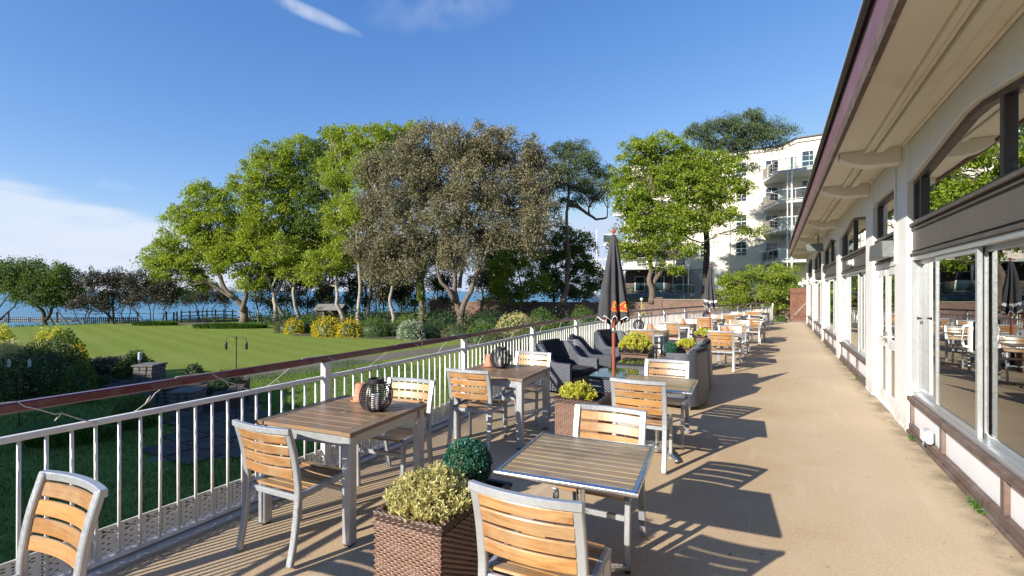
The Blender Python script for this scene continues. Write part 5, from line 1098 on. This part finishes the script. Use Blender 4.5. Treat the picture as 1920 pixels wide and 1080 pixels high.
def shrub(name, label, c, rx, ry, rz, m, n, lsize, seed, group=None, flat_top=False, core=True, asp=.55, lump=.10, cat='shrub', rot=None, coremat=None):
    """dense bush: leaves in a lumpy shell over a dark light-blocking core; c is its foot"""
    rg = np.random.default_rng(seed); t = thing(name, label, cat, tuple(c), R(28.75) if rot is None else rot, group)
    nl = 9; ld = rg.normal(size=(nl, 3)); ld[:, 2] = np.abs(ld[:, 2]); ld /= np.linalg.norm(ld, axis=1)[:, None]
    d = rg.normal(size=(n, 3)); d[:, 2] = np.abs(d[:, 2])*.95-.12; d /= np.linalg.norm(d, axis=1)[:, None]
    lumpf = lambda dd: 1+lump*(np.max(dd@ld.T, axis=1)-.82)*5+.05*np.sin(dd[:, 0]*11)*np.sin(dd[:, 1]*9+1)
    f = lumpf(d)*rg.uniform(.80, 1.03, n)
    if flat_top: p = 2.6; f = f*(np.abs(d[:, 0])**p+np.abs(d[:, 1])**p+np.abs(d[:, 2])**p)**(-1/p)/1.0
    C = d*f[:, None]*np.array([rx, ry, rz]); C[:, 2] = np.maximum(C[:, 2], .02)
    q = MB(); leaf_quads(q, C, np.full(n, lsize), .3, asp, rg, .25, out=d*.5+rg.normal(size=(n, 3))*.7); q.build('foliage', m, t, kind='stuff')
    if core:  # dark opaque blob in place of inner twigs, added to block light
        a = np.linspace(0, 2*math.pi, 19)[:-1]; e = np.linspace(0, math.pi/2, 7); V = []
        for ee in e:
            for aa in a:
                dd = np.array([[math.cos(aa)*math.cos(ee), math.sin(aa)*math.cos(ee), math.sin(ee)]]); k_ = lumpf(dd)[0]*.74
                if flat_top: k_ *= ((np.abs(dd)**2.6).sum())**(-1/2.6)
                V.append(dd[0]*k_*np.array([rx, ry, rz]))
        i = np.arange(6)[:, None]*18; j = np.arange(18)[None]; k2 = (j+1) % 18; q = MB(); q.add(V, np.stack([i+j, i+k2, i+18+k2, i+18+j], -1).reshape(-1, 4)); q.build('twigs', coremat or M['l_dark'], t, smooth=True)
    return t
def shr(name, label, u, v, ru, rv, d, m, seed, ls=.11, dens=1., gz=GZ, **k):
    c = at(u, v+rv, d); top = at(u, v-rv, d)[2]; c[2] = gz; h = max(.25, top-gz); rx = ru*d/900; n = int(dens*(rx*rx*1.1+rx*h*3)/(ls*ls)*3.2); return shrub(name, label, c, rx, rx*k.pop('dy', .8), h, m, min(n, 16000), ls, seed, **k)
SH = [
 ('rounded_shrub', 'olive green rounded shrub at the left end of the lawn border', 535, 614, 20, 15, 34.5, 'l_olive', .10),
 ('golden_shrub', 'smaller bright yellow shrub, left of the green one in the lawn border', 552, 613, 19, 17, 33.6, 'l_yellow', .10),
 ('rounded_shrub', 'green shrub between the yellow shrubs of the lawn border', 577, 611, 24, 20, 34.5, 'l_bush', .10),
 ('golden_shrub', 'bright yellow shrub in the middle of the lawn border, with a brown patch low down', 613, 613, 33, 18, 31.6, 'l_yellow', .10),
 ('golden_shrub', 'rightmost bright yellow shrub of the lawn border', 655, 615, 26, 17, 31.2, 'l_yellow', .10),
 ('clipped_shrub', 'clipped dark green shrub just right of the yellow ones', 700, 616, 30, 18, 31.5, 'l_bush', .09),
 ('clipped_shrub', 'small dark green shrub behind the silver one', 744, 617, 20, 15, 32, 'l_bush', .09),
 ('silver_shrub', 'silvery variegated clipped shrub at the right end of the lawn border', 770, 618, 27, 17, 29.8, 'l_silver', .09),
 ('rounded_shrub', 'dark green shrub touching the right side of the silvery shrub', 803, 621, 24, 15, 30.6, 'l_dark', .10),
 ('rounded_shrub', 'yellowish green shrub behind the dark green ones, by the ivy clad trunk', 765, 600, 26, 10, 34.5, 'l_ivy', .10),
 ('rounded_shrub', 'dark evergreen mass left of the largest brown tree trunk', 830, 605, 34, 16, 37, 'l_dark', .13),
 ('rounded_shrub', 'grey olive shrub at the foot of the largest brown tree', 862, 622, 34, 15, 30, 'l_olive', .10),
 ('rounded_shrub', 'dark green shrub right of the largest brown tree trunk', 915, 598, 40, 17, 36, 'l_dark', .13),
 ('rounded_shrub', 'low green shrub above the handrail below the brown tree', 905, 618, 36, 13, 28, 'l_bush', .10),
 ('variegated_shrub', 'cream tipped shrub in front of the brick wall, left part', 965, 600, 36, 14, 31, 'l_cream', .09),
 ('rounded_shrub', 'fresh green shrub in front of the brick wall, left of the pine trunk', 1015, 591, 26, 12, 34, 'l_bush', .10),
 ('rounded_shrub', 'green shrub in front of the brick wall, left of the tall parasol', 1093, 585, 26, 12, 33, 'l_green', .10),
 ('rounded_shrub', 'olive shrub between handrail and brick wall, below the cream tipped one', 1000, 606, 38, 10, 25, 'l_olive', .09),
 ('rounded_shrub', 'olive shrub close behind the white railing, left of the rattan seats', 935, 630, 34, 12, 21, 'l_olive', .08),
 ('rounded_shrub', 'green shrub close behind the white railing, above the rattan seats', 1040, 606, 34, 10, 21, 'l_bush', .08),
 ('climbing_shrub', 'dark climber hanging over the brick wall left of the second parasol', 1280, 572, 14, 18, 39.6, 'l_dark', .12),
 ('climbing_shrub', 'leafy climber on the brick wall behind the second parasol hem', 1365, 576, 26, 16, 36, 'l_green', .10),
 ('flowering_shrub', 'small cream flowering shrub rising above the white railing mid terrace', 1205, 583, 9, 8, 30, 'l_cream', .08),
 ('pink_shrub', 'pink blossoming shrub below the left balconies of the flats', 1125, 564, 26, 7, 46.5, 'l_pink', .10),
 ('rounded_shrub', 'low bright green plants at the far corner of the terrace, beside the brown gate', 1462, 597, 16, 8, 30, 'l_green', .09),
]
for k, (nm, lab, u, v, ru, rv, d_, m_, ls) in enumerate(SH):
    shr(nm, lab, u, v, ru, rv, d_, M[m_], 100+k, ls, flat_top=nm in ('clipped_shrub', 'silver_shrub'), lump=.04 if nm in ('clipped_shrub', 'silver_shrub') else .10)
# shaded corner of the garden on the left
SL = [('mixed_shrub', 'golden brown shrub at the left edge of the photo, beyond the near shrubs', 6, 634, 26, 15, 18.5, 'l_gold', .07),
      ('golden_shrub', 'yellow topped shrub highest in the near left group, catching the sun', 98, 634, 34, 15, 15.9, 'l_gold', .065),
      ('golden_shrub', 'small yellow shrub at the right side of the near shrub group', 142, 667, 22, 13, 15.0, 'l_yellow', .06),
      ('mixed_shrub', 'dark domed evergreen shrub right below the yellow topped one', 125, 660, 38, 26, 15.2, 'l_bush', .07),
      ('mixed_shrub', 'broad dark shrub with pale leaf tips in the middle of the near left group', 88, 690, 62, 40, 14.2, 'l_mixed', .07),
      ('mixed_shrub', 'pale tipped shrub in the near left group at the photo edge', 20, 668, 46, 22, 14.6, 'l_cream', .06),
      ('mixed_shrub', 'dark leafy shrub lowest in the near left group', 150, 718, 32, 28, 13.0, 'l_bush', .07),
      ('mixed_shrub', 'shaded shrub behind the bird feeder at the left edge', 10, 712, 30, 26, 13.2, 'l_mixed', .07),
      ('hedge_shrub', 'reddish green low shrub left in the row behind the stone pillar', 198, 690, 34, 22, 16.8, 'l_olive', .065),
      ('hedge_shrub', 'glossy dark green low shrub right in the row behind the stone pillar', 258, 686, 32, 22, 16.6, 'l_bush', .07),
      ('hedge_shrub', 'small open shrub with long shoots at the lawn corner', 366, 694, 17, 10, 15.5, 'l_dark', .06),
      ('hedge_shrub', 'dark shrub under the handrail beside the bird feeder pole', 425, 716, 34, 14, 13, 'l_dark', .06),
      ('hedge_shrub', 'dark green shrub under the handrail left of the shaded steps', 250, 765, 36, 20, 10.6, 'l_bush', .055)]
for k, (nm, lab, u, v, ru, rv, d_, m_, ls) in enumerate(SL): shr(nm, lab, u, v, ru, rv, d_, M[m_], 200+k, ls, dens=2.6, lump=.22)
def grass_tuft(name, label, u, v, d, rx, ry, h, n, seed, m='l_grass', cat='plant', w=.012):
    rg = np.random.default_rng(seed); c = at(u, v, d); c[2] = GZ; t = thing(name, label, cat, tuple(c), R(28.75)); q = MB()
    r = np.sqrt(rg.uniform(0, 1, n)); th = rg.uniform(0, 2*math.pi, n); B = np.stack([r*np.cos(th)*rx, r*np.sin(th)*ry, np.zeros(n)], 1); dr = np.stack([np.cos(th)+rg.normal(size=n)*.6, np.sin(th)+rg.normal(size=n)*.6, np.zeros(n)], 1); hh = h*rg.uniform(.6, 1.1, n)*(1-.3*r); ln_ = hh*rg.uniform(.2, .7, n)
    sd_ = np.stack([-dr[:, 1], dr[:, 0], np.zeros(n)], 1); sd_ /= np.linalg.norm(sd_, axis=1)[:, None]; V = []
    for f, ww in ((0, w), (.55, w*.8), (1., .001)):
        P = B+dr*(ln_*f**1.8)[:, None]; P[:, 2] += hh*(f-.28*f**2.5); V += [P-sd_*ww, P+sd_*ww]
    V = np.stack(V, 1).reshape(-1, 3); b_ = np.arange(n)[:, None]*6; q.add(V, np.concatenate([b_+np.array([[0, 1, 3, 2]]), b_+np.array([[2, 3, 5, 4]])])); q.build('blades', M[m], t, kind='stuff'); return t
grass_tuft('grassy_plant', 'clump of long arching leaves in the shade just under the maroon handrail', 130, 790, 9.6, .75, .5, .62, 900, 1)
grass_tuft('grassy_plant', 'long leaved clump behind the dark shrub row, catching light', 168, 690, 15.2, .5, .4, .5, 400, 2, w=.015)
grass_tuft('ground_cover', 'low green leafy strip at the far lawn edge, left part', 290, 616, 41.5, 1.9, .6, .62, 2200, 3, w=.04)
grass_tuft('ground_cover', 'long low green leafy strip at the far lawn edge under the widest tree', 432, 618, 38.5, 2.9, .8, .65, 3600, 4, w=.04)
# wild growth under the tree belt and in the borders: nobody could count it
def scatter(name, poly, n, hgt, m, seed, ls):
    rg = np.random.default_rng(seed); P = np.array(poly); lo, hi = P.min(0), P.max(0); C = []
    while len(C) < n:
        x, y = rg.uniform(lo[0], hi[0]), rg.uniform(lo[1], hi[1])
        if inpoly(x, y, poly): C.append((x, y, GZ+rg.uniform(0, 1)**1.5*hgt*(.5+.5*math.sin(x*1.3)*math.sin(y*1.7)+.35)))
    q = MB(); leaf_quads(q, np.array(C), np.full(n, ls), .6, .5, rg); o = q.build(name, m); tag(o, kind='stuff')
    return o
scatter('undergrowth', [(-44, 28), (-33.5, 24), (-27, 25), (-20, 26), (-14, 31), (-9, 41), (-9, 48), (-30, 48), (-42, 37)], 34000, 1.25, M['l_dark'], 1, .17)
scatter('border_plants', [(-13, 22), (-9.5, 30.5), (-3, 34), (-2.8, 29), (-6.5, 21), (-8.2, 17), (-9.6, 19)], 9000, .75, M['l_olive'], 2, .11)
scatter('cliff_grass', [(-57.6, 8), (-56.4, 8), (-52.4, 25), (-47.5, 44), (-48.6, 44.4), (-53.4, 25.5)], 3000, .30, M['l_grass'], 3, .14)

def lawn_blades():
    rg = np.random.default_rng(5); n = 70000; x = rg.uniform(-16, -4.2, n*2); y = rg.uniform(1., 15, n*2); ok = (x*x+y*y > 30) & (x < -4.1)
    pp = [p for p in zip(x[ok], y[ok]) if not inpoly(p[0], p[1], PP)][:n]; P = np.array(pp); n = len(P); h = rg.uniform(.03, .075, n)*(1+.6*(np.sin(P[:, 0]*2.1)*np.sin(P[:, 1]*1.7) > .3)); a = rg.uniform(0, 2*math.pi, n); w = .007
    B = np.stack([P[:, 0], P[:, 1], np.full(n, GZ+.001)], 1); dx = np.stack([np.cos(a)*w, np.sin(a)*w, np.zeros(n)], 1); T = B+np.stack([rg.normal(size=n)*.02, rg.normal(size=n)*.02, h], 1)
    q = MB(); q.add(np.stack([B-dx, B+dx, T], 1).reshape(-1, 3), np.arange(n)[:, None]*3+np.array([[0, 1, 2]])); tag(q.build('lawn_grass', M['l_grass']), kind='stuff')
lawn_blades()
# ================================================================== WALLS, FLATS, GARDEN FURNITURE
def wall_run(name, label, cat, pts, h, th, m, cope, pil=6.):
    t = thing(name, label, cat, (*pts[0], GZ)); o0 = np.array([*pts[0], 0])
    for a, b_ in zip(pts[:-1], pts[1:]):
        a, b_ = np.array(a), np.array(b_); L_ = np.linalg.norm(b_-a); an = math.atan2(*(b_-a)[::-1]); c = (a+b_)/2-o0[:2]
        q = MB(); q.box(-L_/2, L_/2, -th/2, th/2, 0, h-.07); o = q.build('wall', m, t, loc=(*c, 0)); o.rotation_euler = (0, 0, an)
        q = MB(); q.box(-L_/2-.03, L_/2+.03, -th/2-.05, th/2+.05, h-.069, h); o = q.build('coping', cope, t, loc=(*c, 0), bevel=.012); o.rotation_euler = (0, 0, an)
        for s in np.arange(-L_/2+.4, L_/2, pil):
            q = MB(); q.box(s-.2, s+.2, -th/2-.07, th/2+.07, 0, h+.04); q.box(s-.26, s+.26, -th/2-.12, th/2+.12, h+.041, h+.13); o = q.build('pier', m, t, loc=(*c, 0)); o.rotation_euler = (0, 0, an)
    return t
wall_run('brick_wall', 'long old red brick garden wall with pale coping below the cream flats', 'wall', [(-30.5, 38.5), (-20.5, 41.0), (-12.6, 42.6), (-8.2, 43.0)], 1.95, .3, M['brick'], M['timber_grey'], 5.)
wall_run('brick_wall', 'nearer stretch of red brick wall behind the second parasol and the far railing', 'wall', [(-8.4, 38.8), (-4.5, 38.9), (1.0, 38.2), (8, 37)], 2.35, .3, M['brick'], M['timber_grey'], 4.5)
t = thing('wall_light', 'small white ball on a post at the brick wall, right of the tall parasol', 'post', (-9.3, 38.3, GZ))
q = MB(); q.tube([(0, 0, 0), (0, 0, 2.2)], .045, 8); q.build('post', M['pine_yellow'], t); q = MB(); q.lathe([(.03, -.12)]+[(.12*math.cos(a), .12*math.sin(a)) for a in np.linspace(-1.2, 1.4, 8)], (0, 0, 2.32), 12); q.build('ball', M['white_paint'], t, smooth=True)
t = thing('garden_gate', 'tall reddish brown boarded gate with diagonal brace beside the pavilion end', 'gate', (1.45, 31.2, 0), R(3))
for k in range(9):
    q = MB(); q.box(-.72+k*.16, -.57+k*.16, -.012, .012, .06, 1.85-.02*(k % 2)); q.build('board', M['fence_brown'], t, bevel=.004)
q = MB(); q.bar([(-.68, -.03, .15), (.66, -.03, 1.75)], .09, .03); q.build('brace', M['timber_grey'], t)
for z in (.3, 1.6): q = MB(); q.box(-.72, .71, -.05, -.014, z-.05, z+.05); q.build('ledge', M['fence_brown'], t)

# ---- the flats
ft = thing('apartment_building', 'cream four storey block of flats with white balconies behind the sycamore and the pine', 'building', (-4, 57, GZ)); FB = (4, -57, -GZ)
def fb(mb, name, m, parent=None, **k): return mb.build(name, m, parent or ft, loc=FB if parent is None else None, **k)
fp = [(-15.6, 57), (.6, 57), (1.9, 55.0), (30, 52.6), (30, 72), (-15.6, 72)]
q = MB(); q.prism(fp, GZ, 16.3); fb(q, 'wall', M['far_wall'])
q = MB(); q.prism([(-15.75, 56.85), (.66, 56.85), (1.86, 54.8), (30.1, 52.4), (30.1, 72.1), (-15.75, 72.1)], 16.3, 16.62); fb(q, 'cornice', M['far_wall'])
q = MB(); q.prism([(-15.9, 56.7), (.6, 56.7), (1.8, 54.62), (30.2, 52.2), (30.2, 72.2), (-15.9, 72.2)], 16.621, 16.72); fb(q, 'roof_edge', M['gutter'])
for z in (4.1, 7.0, 13.2):
    q = MB(); q.prism([(-15.68, 56.92), (.63, 56.92), (1.88, 54.9), (30.1, 52.5), (30.1, 60), (-15.68, 60)], z, z+.16); fb(q, 'string_course', M['far_wall'])
q = MB(); q.prism([(-10.4, 56.9), (-4.9, 56.9), (-4.9, 60), (-10.4, 60)], GZ, 4.05); fb(q, 'grey_bay', M['grey_render'])
def facade(x):
    if x < .6: return 57.
    if x < 1.9: return 57-(x-.6)/1.3*2.
    return 55-(x-1.9)/28.1*2.4
me_w = {}
def flat_window(x, z, w, h, nx=2, nz=2):
    key = (w, h, nx, nz)
    if key not in me_w:
        q = MB(); q.box(-w/2-.08, w/2+.08, -.05, .0, -h/2-.13, -h/2-.02); q.box(-w/2, w/2, -.04, .03, h/2-.06, h/2); q.box(-w/2, w/2, -.04, .03, -h/2, -h/2+.06); q.box(-w/2, -w/2+.06, -.04, .03, -h/2+.06, h/2-.06); q.box(w/2-.06, w/2, -.04, .03, -h/2+.06, h/2-.06); q.box(-w/2+.06, w/2-.06, -.055, .03, -.04, .04)
        for k in range(1, nx): c = -w/2+w*k/nx; q.box(c-.018, c+.018, -.035, .02, -h/2+.06, -.04); q.box(c-.018, c+.018, -.035, .02, .04, h/2-.06)
        for s_ in (-1, 1):
            c = s_*h*.25
            if nz > 1: q.box(-w/2+.06, w/2-.06, -.03, .02, c-.015, c+.015)
        g = MB(); g.box(-w/2+.05, w/2-.05, -.015, -.005, -h/2+.05, h/2-.05); r_ = MB(); r_.box(-w/2+.02, w/2-.02, -.004, .0, -h/2+.02, h/2-.02)
        me_w[key] = (q.mesh('window', M['white_paint']), g.mesh('pane', M['pane_far']))
    a, g = me_w[key]; o = place(a, 'window', ft, (x+4, facade(x)-57-.012, z-GZ), (0, 0, 0 if x < .6 or x > 2 else R(-57))); place(g, 'pane', o)
m_, t_, p_, o_ = newmat('dark_far_window_glass'); p_.inputs['Base Color'].default_value = (.03, .045, .06, 1); p_.inputs['Roughness'].default_value = .06; p_.inputs['IOR'].default_value = 1.5; p_.inputs['Coat Weight'].default_value = .5; M['pane_far'] = m_
for z in (3.3, 6.2, 9.1, 12.0, 14.7): flat_window(-3.2, z, 1.1, 1.55)
for z in (6.2, 9.1, 12.0, 14.7): flat_window(-6.8, z, 1.1, 1.55)
for z in (5.6, 8.4, 11.3, 14.2): flat_window(-.35, z+.15, 1.15, 2.05); flat_window(2.9, z+.15, 1.3, 2.05); flat_window(5.4, z+.1, 1.3, 2.05)
for x in (-9.4, -11.6, -13.8):
    for z in (2.6, 5.4, 8.3, 11.2, 14.0): flat_window(x, z, 1.2, 1.9)
def balcony(poly, z, front, hr=1.05, bars=True, thick=.24, planted=False, posts_=()):
    q = MB(); q.prism(poly, z-thick, z); b_ = fb(q, 'balcony', M['balcony_slab'])
    P = [np.array(p) for p in front]
    q = MB()
    for a, c in zip(P[:-1], P[1:]):
        q.bar([(*a, z+hr), (*c, z+hr)], .05, .05, side=(0, 0, 1)); q.bar([(*a, z+.12), (*c, z+.12)], .035, .035, side=(0, 0, 1)); n = max(1, int(np.linalg.norm(c-a)/(1.3))); 
        for k in range(n+1): p = a+(c-a)*k/n; q.tube([(*p, z), (*p, z+hr)], .024, 5)
        if bars:
            n = int(np.linalg.norm(c-a)/.16)
            for k in range(n): p = a+(c-a)*(k+.5)/n; q.tube([(*p, z+.12), (*p, z+hr)], .011, 4, False)
    q.build('railing', M['white_paint'], b_)
    if not bars:
        q = MB()
        for a, c in zip(P[:-1], P[1:]): q.bar([(*a, z+.58), (*c, z+.58)], .86, .012, side=(0, 0, 1))
        q.build('glass_screen', M['glass_rail'], b_)
    if planted:
        rg = np.random.default_rng(int(z*10)); C = []
        for a, c in zip(P[:-1], P[1:]):
            n = int(np.linalg.norm(c-a)*60); f = rg.uniform(0, 1, n); m2 = (np.sin(f*np.linalg.norm(c-a)*2.6+z) > .1); f = f[m2]; C.append(np.stack([a[0]+(c[0]-a[0])*f, a[1]+(c[1]-a[1])*f+.2, z+.25+rg.uniform(0, 1, len(f))*.5], 1))
        C = np.concatenate(C); q = MB(); leaf_quads(q, C, np.full(len(C), .13), .5, .6, rg); q.build('balcony_plants', M['l_red' if planted == 2 else 'l_bush'], b_, kind='stuff')
M['balcony_slab'] = plain('grey_white_balcony_slab', (.50, .50, .50), .7, 0, .08, 2, .1, 20)
for k, z in enumerate((4.6, 7.6, 10.2, 13.1)):
    fr = [(-1.1, 56.9), (-1.1, 55.9), (.2, 52.1), (9.0, 51.3), (14, 50.9)]
    balcony([(-1.1, 57.1), (-1.1, 55.9), (.2, 52.1), (9.0, 51.3), (14, 50.9), (14, 54.2), (1.9, 55.2), (.6, 57.1)], z, fr, bars=False, planted=2 if k == 2 else (1 if k == 1 else 0))
q = MB(); q.tube([(1.35, 51.9, GZ), (1.35, 51.9, 14.2)], .085, 10); q.tube([(1.0, 52.0, GZ), (1.0, 52.0, 13.1)], .05, 8); fb(q, 'balcony_column', M['white_paint'], smooth='auto')
q = MB(); q.tube([(-4.35, 56.85, GZ), (-4.35, 56.85, 13.5)], .06, 8); fb(q, 'downpipe', M['white_paint'])
for k, z in enumerate((1.3, 4.3, 7.1, 10.4)):
    x0 = (-19.3, -19.3, -17.3, -16.2)[k]; x1 = (-8.0, -8.4, -10.2, -12.0)[k]
    balcony([(x0, 53.4), (x1, 53.4), (x1, 57.1), (x0+ (0 if k < 2 else 1), 57.1)], z, [(x0, 56.6), (x0, 53.5), (x1, 53.5), (x1, 56.9)], bars=(k == 1), planted=(k == 0))
q = MB(); q.box(-19.4, -7.9, 53.2, 53.38, .95, 1.33); fb(q, 'balcony_beam', M['blue_steel'])
q = MB(); q.box(-15.8, -8.4, 56.5, 56.88, 1.35, 4.0); fb(q, 'shadow_gap_wall', M['brown_board'])
for x in (-13.9, -11.7, -9.6):
    q = MB(); q.box(x-.6, x+.6, 56.40, 56.48, 1.6, 3.4); w_ = fb(q, 'terrace_door', M['white_paint']); q = MB(); q.box(x-.5, x+.5, 56.385, 56.395, 1.7, 3.3); q.build('pane', M['pane_far'], w_)
for x, zt in ((-18.2, 8.8), (-14.9, 11.8), (-11.5, 8.2), (-8.1, 5.3)):
    q = MB(); q.tube([(x, 53.7, GZ), (x, 53.7, zt)], .07, 8); fb(q, 'balcony_column', M['white_paint'])

# ---- cliff edge: palings, rope posts, hurdles
def gl(u, d, z=GZ): p = at(u, 545, d); return np.array([p[0], p[1], z])
t = thing('paling_fence', 'low dark paling fence along the cliff edge beyond the lawn', 'fence', tuple(gl(20, 45.5))); o0 = gl(20, 45.5)
A_, B_ = gl(-60, 45.5), gl(262, 45.5); q0 = MB(); q0.box(-.045, .045, -.012, .012, 0, .50); mp_ = q0.mesh('pale', M['bark_dark']); L_ = np.linalg.norm(B_-A_); an = math.atan2(B_[1]-A_[1], B_[0]-A_[0]); n = int(L_/.19)
for k in range(n):
    p = A_+(B_-A_)*k/n-o0; place(mp_, 'pale', t, (p[0], p[1], 0), (0, 0, an))
q = MB(); a, b_ = A_-o0, B_-o0
for z in (.14, .38): q.bar([(a[0], a[1], z), (b_[0], b_[1], z)], .06, .03, side=(0, 0, 1))
q.build('rail', M['timber_grey'], t)
t = thing('rope_fence', 'dark posts carrying a sagging rope in front of the sea', 'rope fence', tuple(gl(100, 44.6))); o0 = gl(100, 44.6); pu = [-30, 16, 187-80, 204, 258, 312, 326, 332]; pp = [gl(u, 44.6)-o0 for u in pu]
for k, p in enumerate(pp):
    q = MB(); q.tube([(p[0], p[1], 0), (p[0], p[1], 1.02+.06*(k % 2))], .07, 7); q.build('post', M['bark_dark'], t)
q = MB()
for a, b_ in zip(pp[:-1], pp[1:]):
    f = np.linspace(0, 1, 9)[:, None]; P = a+(b_-a)*f; L_ = np.linalg.norm(b_-a); P[:, 2] = .92-.09*L_*.25*np.sin(f[:, 0]*math.pi); q.tube(P, .022, 5, False)
q.build('rope', M['rope'], t)
t = thing('hurdle_fence', 'grey wooden hurdle fence round the small picnic place above the sea', 'fence', tuple(gl(390, 46.5))); o0 = gl(390, 46.5); us_ = np.arange(340, 490, 16.)
pts = [gl(u, 46.5+1.2*math.sin(u*.05))-o0 for u in us_]
for p in pts: q = MB(); q.box(p[0]-.05, p[0]+.05, p[1]-.05, p[1]+.05, 0, 1.15); q.build('post', M['timber_grey'], t)
for a, b_ in zip(pts[:-1], pts[1:]):
    for z in (.3, .6, .95): q = MB(); q.bar([(a[0], a[1], z), (b_[0], b_[1], z+.03)], .09, .03, side=(0, 0, 1)); q.build('rail', M['timber_grey'], t)
c = gl(396, 46.2); t = thing('picnic_bench', 'yellowish timber picnic bench in front of the hurdle fence', 'bench', tuple(c), R(38)); t.scale = (.8, .8, .85)
for y, z, w_ in ((0, .74, .16), (-.17, .74, .16), (.17, .74, .16)): q = MB(); q.box(-.9, .9, y-.075, y+.075, z, z+.04); q.build('table_board', M['pine_yellow'], t)
for y in (-.65, .65): q = MB(); q.box(-.9, .9, y-.12, y+.12, .43, .47); q.build('seat_board', M['pine_yellow'], t)
for x in (-.6, .6):
    for s in (-1, 1): q = MB(); q.bar([(x, s*.2, .73), (x, s*.7, 0)], .09, .04, side=(1, 0, 0)); q.build('leg', M['pine_yellow'], t)
    q = MB(); q.box(x-.06, x-.021, -.75, .75, .36, .43); q.build('cross_bar', M['pine_yellow'], t)
c = gl(622, 45.5); t = thing('garden_shed', 'small brown timber shelter with a grey roof behind the yellow shrubs', 'shed', tuple(c), R(24))
for x0, x1, y0, y1 in ((-1.2, -1.12, -.8, .8), (1.12, 1.2, -.8, .8), (-1.12, 1.12, .72, .8), (-1.12, -.5, -.8, -.72)): q = MB(); q.box(x0, x1, y0, y1, 0, 1.25); q.build('wall', M['fence_brown'], t)
for s in (-1, 1): q = MB(); q.bar([(0, 0, 1.72), (0, s*1.05, 1.18)], 2.7, .06, side=(1, 0, 0)); q.build('roof', M['felt'], t)
q = MB(); q.box(-.5, -.42, -.8, -.72, 0, 1.25); q.build('post', M['white_paint'], t)

# ---- pillars, feeders
def pillar(label, u, d, w, h, seed):
    t = thing('stone_pillar', label, 'pillar', tuple(gl(u, d)), R(20+seed*9)); r = random.Random(seed); z = 0
    while z < h:
        hh = r.uniform(.09, .16); n = r.choice([2, 3]); xs_ = sorted([0]+[r.uniform(.25, .75) if n == 2 else (.33*k+r.uniform(-.05, .05)) for k in range(1, n)]+[1])
        for a, b_ in zip(xs_[:-1], xs_[1:]): q = MB(); o_ = r.uniform(-.015, .015); q.box(-w/2+a*w+.006, -w/2+b_*w-.006, -w/2+o_, w/2+o_, z+.004, z+hh-.004); q.build('stone', M['stone'], t, bevel=.018)
        z += hh
    q = MB(); q.box(-w/2-.03, w/2+.03, -w/2-.03, w/2+.03, z, z+.06); q.build('cap', M['stone'], t, bevel=.015); return z
pillar('rubble stone pillar with a little light post behind it, by the shaded path', 281, 15.3, .62, .55, 1)
pillar('lower rubble stone pillar beside the shaded steps', 352, 11.6, .55, .50, 2)
pillar('rubble stone pillar left of the shaded steps, half hidden by the handrail', 308, 12.2, .5, .42, 3)
c = gl(262, 15.6); t = thing('path_light', 'slim grey path light on a post by the stone pillar', 'lamp', tuple(c)); q = MB(); q.tube([(0, 0, 0), (0, 0, .75)], .03, 8); q.build('post', M['grey_metal'], t); q = MB(); q.lathe([(.045, .75), (.05, .78), (.05, .98), (.035, 1.0)], sides=10); q.build('head', M['socket_grey'], t)
def feeder(label, u, d, zt, arms):
    c = gl(u, d); t = thing('bird_feeder', label, 'bird feeder', tuple(c), R(28.75)); h = zt-GZ; q = MB(); q.tube([(0, 0, 0), (0, 0, h)], .011, 8); q.build('pole', M['black'], t)
    for s in (-1, 1):
        a = np.linspace(0, math.pi, 11); q = MB(); q.tube([(s*(.005+.11*(1-math.cos(k))), 0, h-.10+.09*math.sin(k)) for k in a]+[(s*.235, 0, h-.15), (s*.25, 0, h-.14)], .005, 6); q.build('hook', M['black'], t)
        q = MB(); q.lathe([(.002, h-.12), (.022, h-.14)], (s*.225, 0, 0), 8); q.lathe([(.02, h-.30), (.028, h-.29), (.028, h-.17), (.02, h-.14)], (s*.225, 0, 0), 10); q.build('seed_tube' if arms else 'fat_ball_holder', M['clear_plastic'] if arms else M['black'], t)
    if arms: q = MB(); q.tube([(0, 0, h*.34), (.09, 0, h*.34)], .008, 6); q.lathe([(.02, h*.34), (.11, h*.34+.006), (.12, h*.34+.02)], (.16, 0, 0), 14); q.build('water_dish', M['socket_grey'], t)
    else: q = MB(); q.tube([(-.12, 0, h*.42), (.0, 0, h*.42)], .005, 6); q.lathe([(.01, h*.42), (.05, h*.42+.004)], (-.12, 0, 0), 10); q.build('perch', M['black'], t)
feeder('slim black bird feeder pole with two hooks standing on the lawn beyond the handrail', 443, 10.6, .70, False)
feeder('bird feeder pole with hanging seed tubes and a dish before the left shrubs', 36, 10.5, .33, True)
# fallen bits and weeds along the building's foot
rg = np.random.default_rng(9); q = MB(); n = 110; y = rg.uniform(3.5, 9, n); x = 1.36-rg.exponential(.05, n); x = np.where(rg.uniform(size=n) < .35, rg.uniform(-3.3, 1.2, n), x); y = np.where(x < 1., rg.uniform(1.5, 14, n), y)
leaf_quads(q, np.stack([x, y, np.full(n, .006)], 1), rg.uniform(.010, .028, n), 0, .5, rg, .1, out=np.stack([rg.normal(size=n), rg.normal(size=n), rg.normal(size=n)*.06], 1)); o = q.build('fallen_leaves', M['l_brown']); tag(o, kind='stuff')
q = MB()
for yc in (4.95, 5.05, 7.0, 11.2, 13.2, 17.3):
    n = 40; C = np.stack([1.37+rg.normal(size=n)*.012, yc+rg.normal(size=n)*.05, rg.uniform(.005, .05, n)], 1); leaf_quads(q, C, np.full(n, .045), 1.2, .22, rg)
o = q.build('weeds', M['l_grass']); tag(o, kind='stuff')
